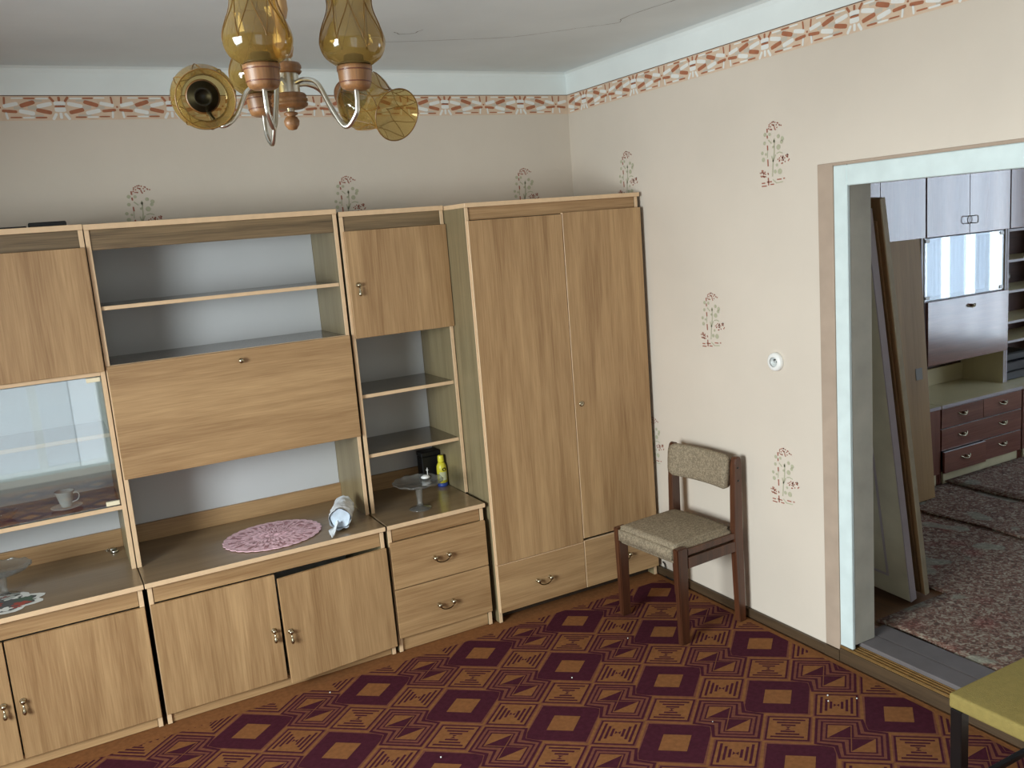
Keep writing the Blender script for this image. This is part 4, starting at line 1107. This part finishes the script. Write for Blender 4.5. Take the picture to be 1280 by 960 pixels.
# C: open shelves
r = next_shell('mahogany_wall_unit', 3.048, 3.88, 'glossy mahogany unit with open shelves at the right edge of the doorway view')
B(r, 'door', (3.052, 3.876), (YQ - .018, YQ), (1.635, 2.178), mahogany_v)
for z in (1.612, 1.405, 1.196, .985, .850): B(r, 'shelf', (3.068, 3.86), (YQ + .002, YW - .007), (z, z + .018), cream_lam, lilac_edge)
def glass_jar(x, y, z, label):
    o = lathe(None, 'drinking_glass', [(0, 0), (.026, 0), (.030, .004), (.028, .010), (.008, .016), (.007, .045), (.024, .060), (.030, .075), (.028, .100), (.026, .100), (.027, .075), (0, .060)], cut_glass, (x, y, z), 24)
    tag(o, label, 'glass', 'stemmed glasses on the next room shelf'); return o
glass_jar(3.130, -.46, 1.2145, 'small stemmed glass on the open shelf, nearest the glass doors')
glass_jar(3.250, -.46, 1.2145, 'small stemmed glass on the open shelf at the far right edge')
o = B(None, 'record_player', (3.085, 3.50), (-.58, -.33), (.583, .640), black_p, bev=.006); tag(o, 'flat black hi-fi deck on the worktop at the right edge of the doorway', 'stereo')
o = B(None, 'cassette_deck', (3.090, 3.48), (-.57, -.34), (.6415, .705), plain('charcoal_plastic', (40, 42, 50), .3), bev=.006); tag(o, 'charcoal hi-fi deck stacked on the flat black deck', 'stereo')
o = B(None, 'radio', (3.100, 3.42), (-.55, -.36), (.7065, .765), black_p, bev=.01); tag(o, 'small black radio on top of the hi-fi stack', 'radio')

# leaning door leaves in the next room
def leaf(name, label, A0, A1, wid, th, mats, panels=True, plate=False, extras=None):
    """near edge runs from A0 (floor) to A1 (top); the leaf spreads towards +Y"""
    A0 = Vector(A0); A1 = Vector(A1); up = (A1 - A0); h = up.length; up.normalize()
    side = Vector((0, 1, 0)); side = (side - up * side.dot(up)).normalized(); nrm = side.cross(up).normalized()
    nrm = up.cross(side).normalized()       # right-handed frame: side, nrm, up
    M = Matrix((side, nrm, up)).transposed().to_4x4()
    r = root(name, label, 'door leaf', A0, local=True)
    r.rotation_euler = M.to_euler()
    B(r, 'core', (0, wid), (-th * .5, th * .5), (0, h), mats[0], bev=.002)
    if panels:
        for z0, z1 in ((.10, h * .45), (h * .45 + .10, h - .10)):
            for yy in (th * .5,):
                B(r, 'panel_moulding', (.10, wid - .10), (yy, yy + .004), (z0, z0 + .012), mats[1], bev=.001)
                B(r, 'panel_moulding', (.10, wid - .10), (yy, yy + .004), (z1 - .012, z1), mats[1], bev=.001)
                B(r, 'panel_moulding', (.10, .112), (yy, yy + .004), (z0 + .013, z1 - .013), mats[1], bev=.001)
                B(r, 'panel_moulding', (wid - .112, wid - .10), (yy, yy + .004), (z0 + .013, z1 - .013), mats[1], bev=.001)
    B(r, 'edge_strip', (-.006, -.0002), (-th * .5, th * .5), (0, h), mats[1], bev=.001)
    return r
lp = leaf('door_leaf', 'cream painted door leaf leaning just inside the doorway', (.575, -1.757, ZF2 + .012), (.165, -1.868, 1.86), .60, .038, (leaf_paint, lilac_edge))
lb = leaf('door_leaf', 'bare brown door leaf with a pale edge leaning behind the cream one', (.680, -1.750, ZF2 + .012), (.225, -1.885, 1.90), .55, .026, (leaf_brown, leaf_edge), panels=False)
B(lb, 'ridge', (.02, .05), (.0135, .024), (.02, 1.80), leaf_brown, bev=.002)
r = root('flat_door_leaf', 'flat beige door leaf with a square lock plate leaning on the far wall unit', 'door leaf', (1.25, -.93, ZF2 + .034), local=True)
r.rotation_euler = (math.radians(-4.0), 0, 0)
B(r, 'core', (-.24, .585), (-.020, .020), (0.003, 1.56), leaf_beige, bev=.002)
B(r, 'lock_plate', (.475, .535), (-.0225, -.0202), (.735, .805), plain('grey_lock_plate', (120, 114, 104), .5), bev=.001)

# rugs of the next room, each lapping the one beyond it
def rug(x0, x1, y0, y1, z, label, notch=None):
    bm = bmesh.new(); nx, ny = 30, 60
    xs = sorted({round(x0 + (x1 - x0) * i / nx, 4) for i in range(nx + 1)} | ({notch[0]} if notch else set()))
    ys = sorted({round(y0 + (y1 - y0) * j / ny, 4) for j in range(ny + 1)} | ({notch[1]} if notch else set()))
    g = {}
    def vt(i, j):
        if (i, j) not in g:
            x, y = xs[i], ys[j]
            xe = x + (.012 * math.sin(y * 9 + x0) if i in (0, len(xs) - 1) else 0)
            g[(i, j)] = bm.verts.new((xe - x0, y - y0, .0012 * noise.noise(Vector((x * 3, y * 3, 1)))))
        return g[(i, j)]
    for i in range(len(xs) - 1):
        for j in range(len(ys) - 1):
            if notch and xs[i + 1] <= notch[0] + 1e-5 and ys[j] >= notch[1] - 1e-5: continue
            bm.faces.new((vt(i, j), vt(i + 1, j), vt(i + 1, j + 1), vt(i, j + 1)))
    o = link('floral_rug', mesh_of(bm, 'floral_rug', True), rug_mat, None, (x0, y0, z)); s = o.modifiers.new('t', 'SOLIDIFY'); s.thickness = .010; s.offset = 0
    tag(o, label, 'rug', 'overlapping floral rugs in the next room')
rug(.285, 1.66, -4.3, -.80, ZF2 + .008, 'floral red and sage rug nearest the doorway in the next room', (.76, -1.795))
rug(1.62, 2.20, -4.3, -.79, ZF2 + .022, 'floral rug strip between the nearest rug and the wall unit')
rug(2.15, 4.6, -4.3, -.78, ZF2 + .036, 'floral rug in front of the mahogany drawers')

# sheer curtains in the next room's window, hanging in narrow lengths
cr_ = root('sheer_curtain', 'sheer pale curtain lengths hanging in the window of the next room', 'curtain', (4.90, -2.6, 2.3))
for k in range(8):
    y0 = -3.58 + k * .25
    bm = bmesh.new(); n = 14; rows = []
    for i in range(n + 1):
        y = y0 + .15 * i / n; x = 4.88 + .012 * math.sin(i * 1.7 + k)
        rows.append((bm.verts.new((x - 4.88, y - y0, -1.9)), bm.verts.new((x - 4.88, y - y0, 0))))
    for a_, b_ in zip(rows, rows[1:]): bm.faces.new((a_[0], b_[0], b_[1], a_[1]))
    link('curtain_length', mesh_of(bm, 'curtain_length', True), curtain_mat, cr_, (4.88, y0, 2.38))
bm = bmesh.new(); tube_bm(bm, [(0, -1.1, 0), (0, 1.1, 0)], .012, 10)
link('rod', mesh_of(bm, 'rod', True), white_plastic, cr_, (4.88, -2.6, 2.395))
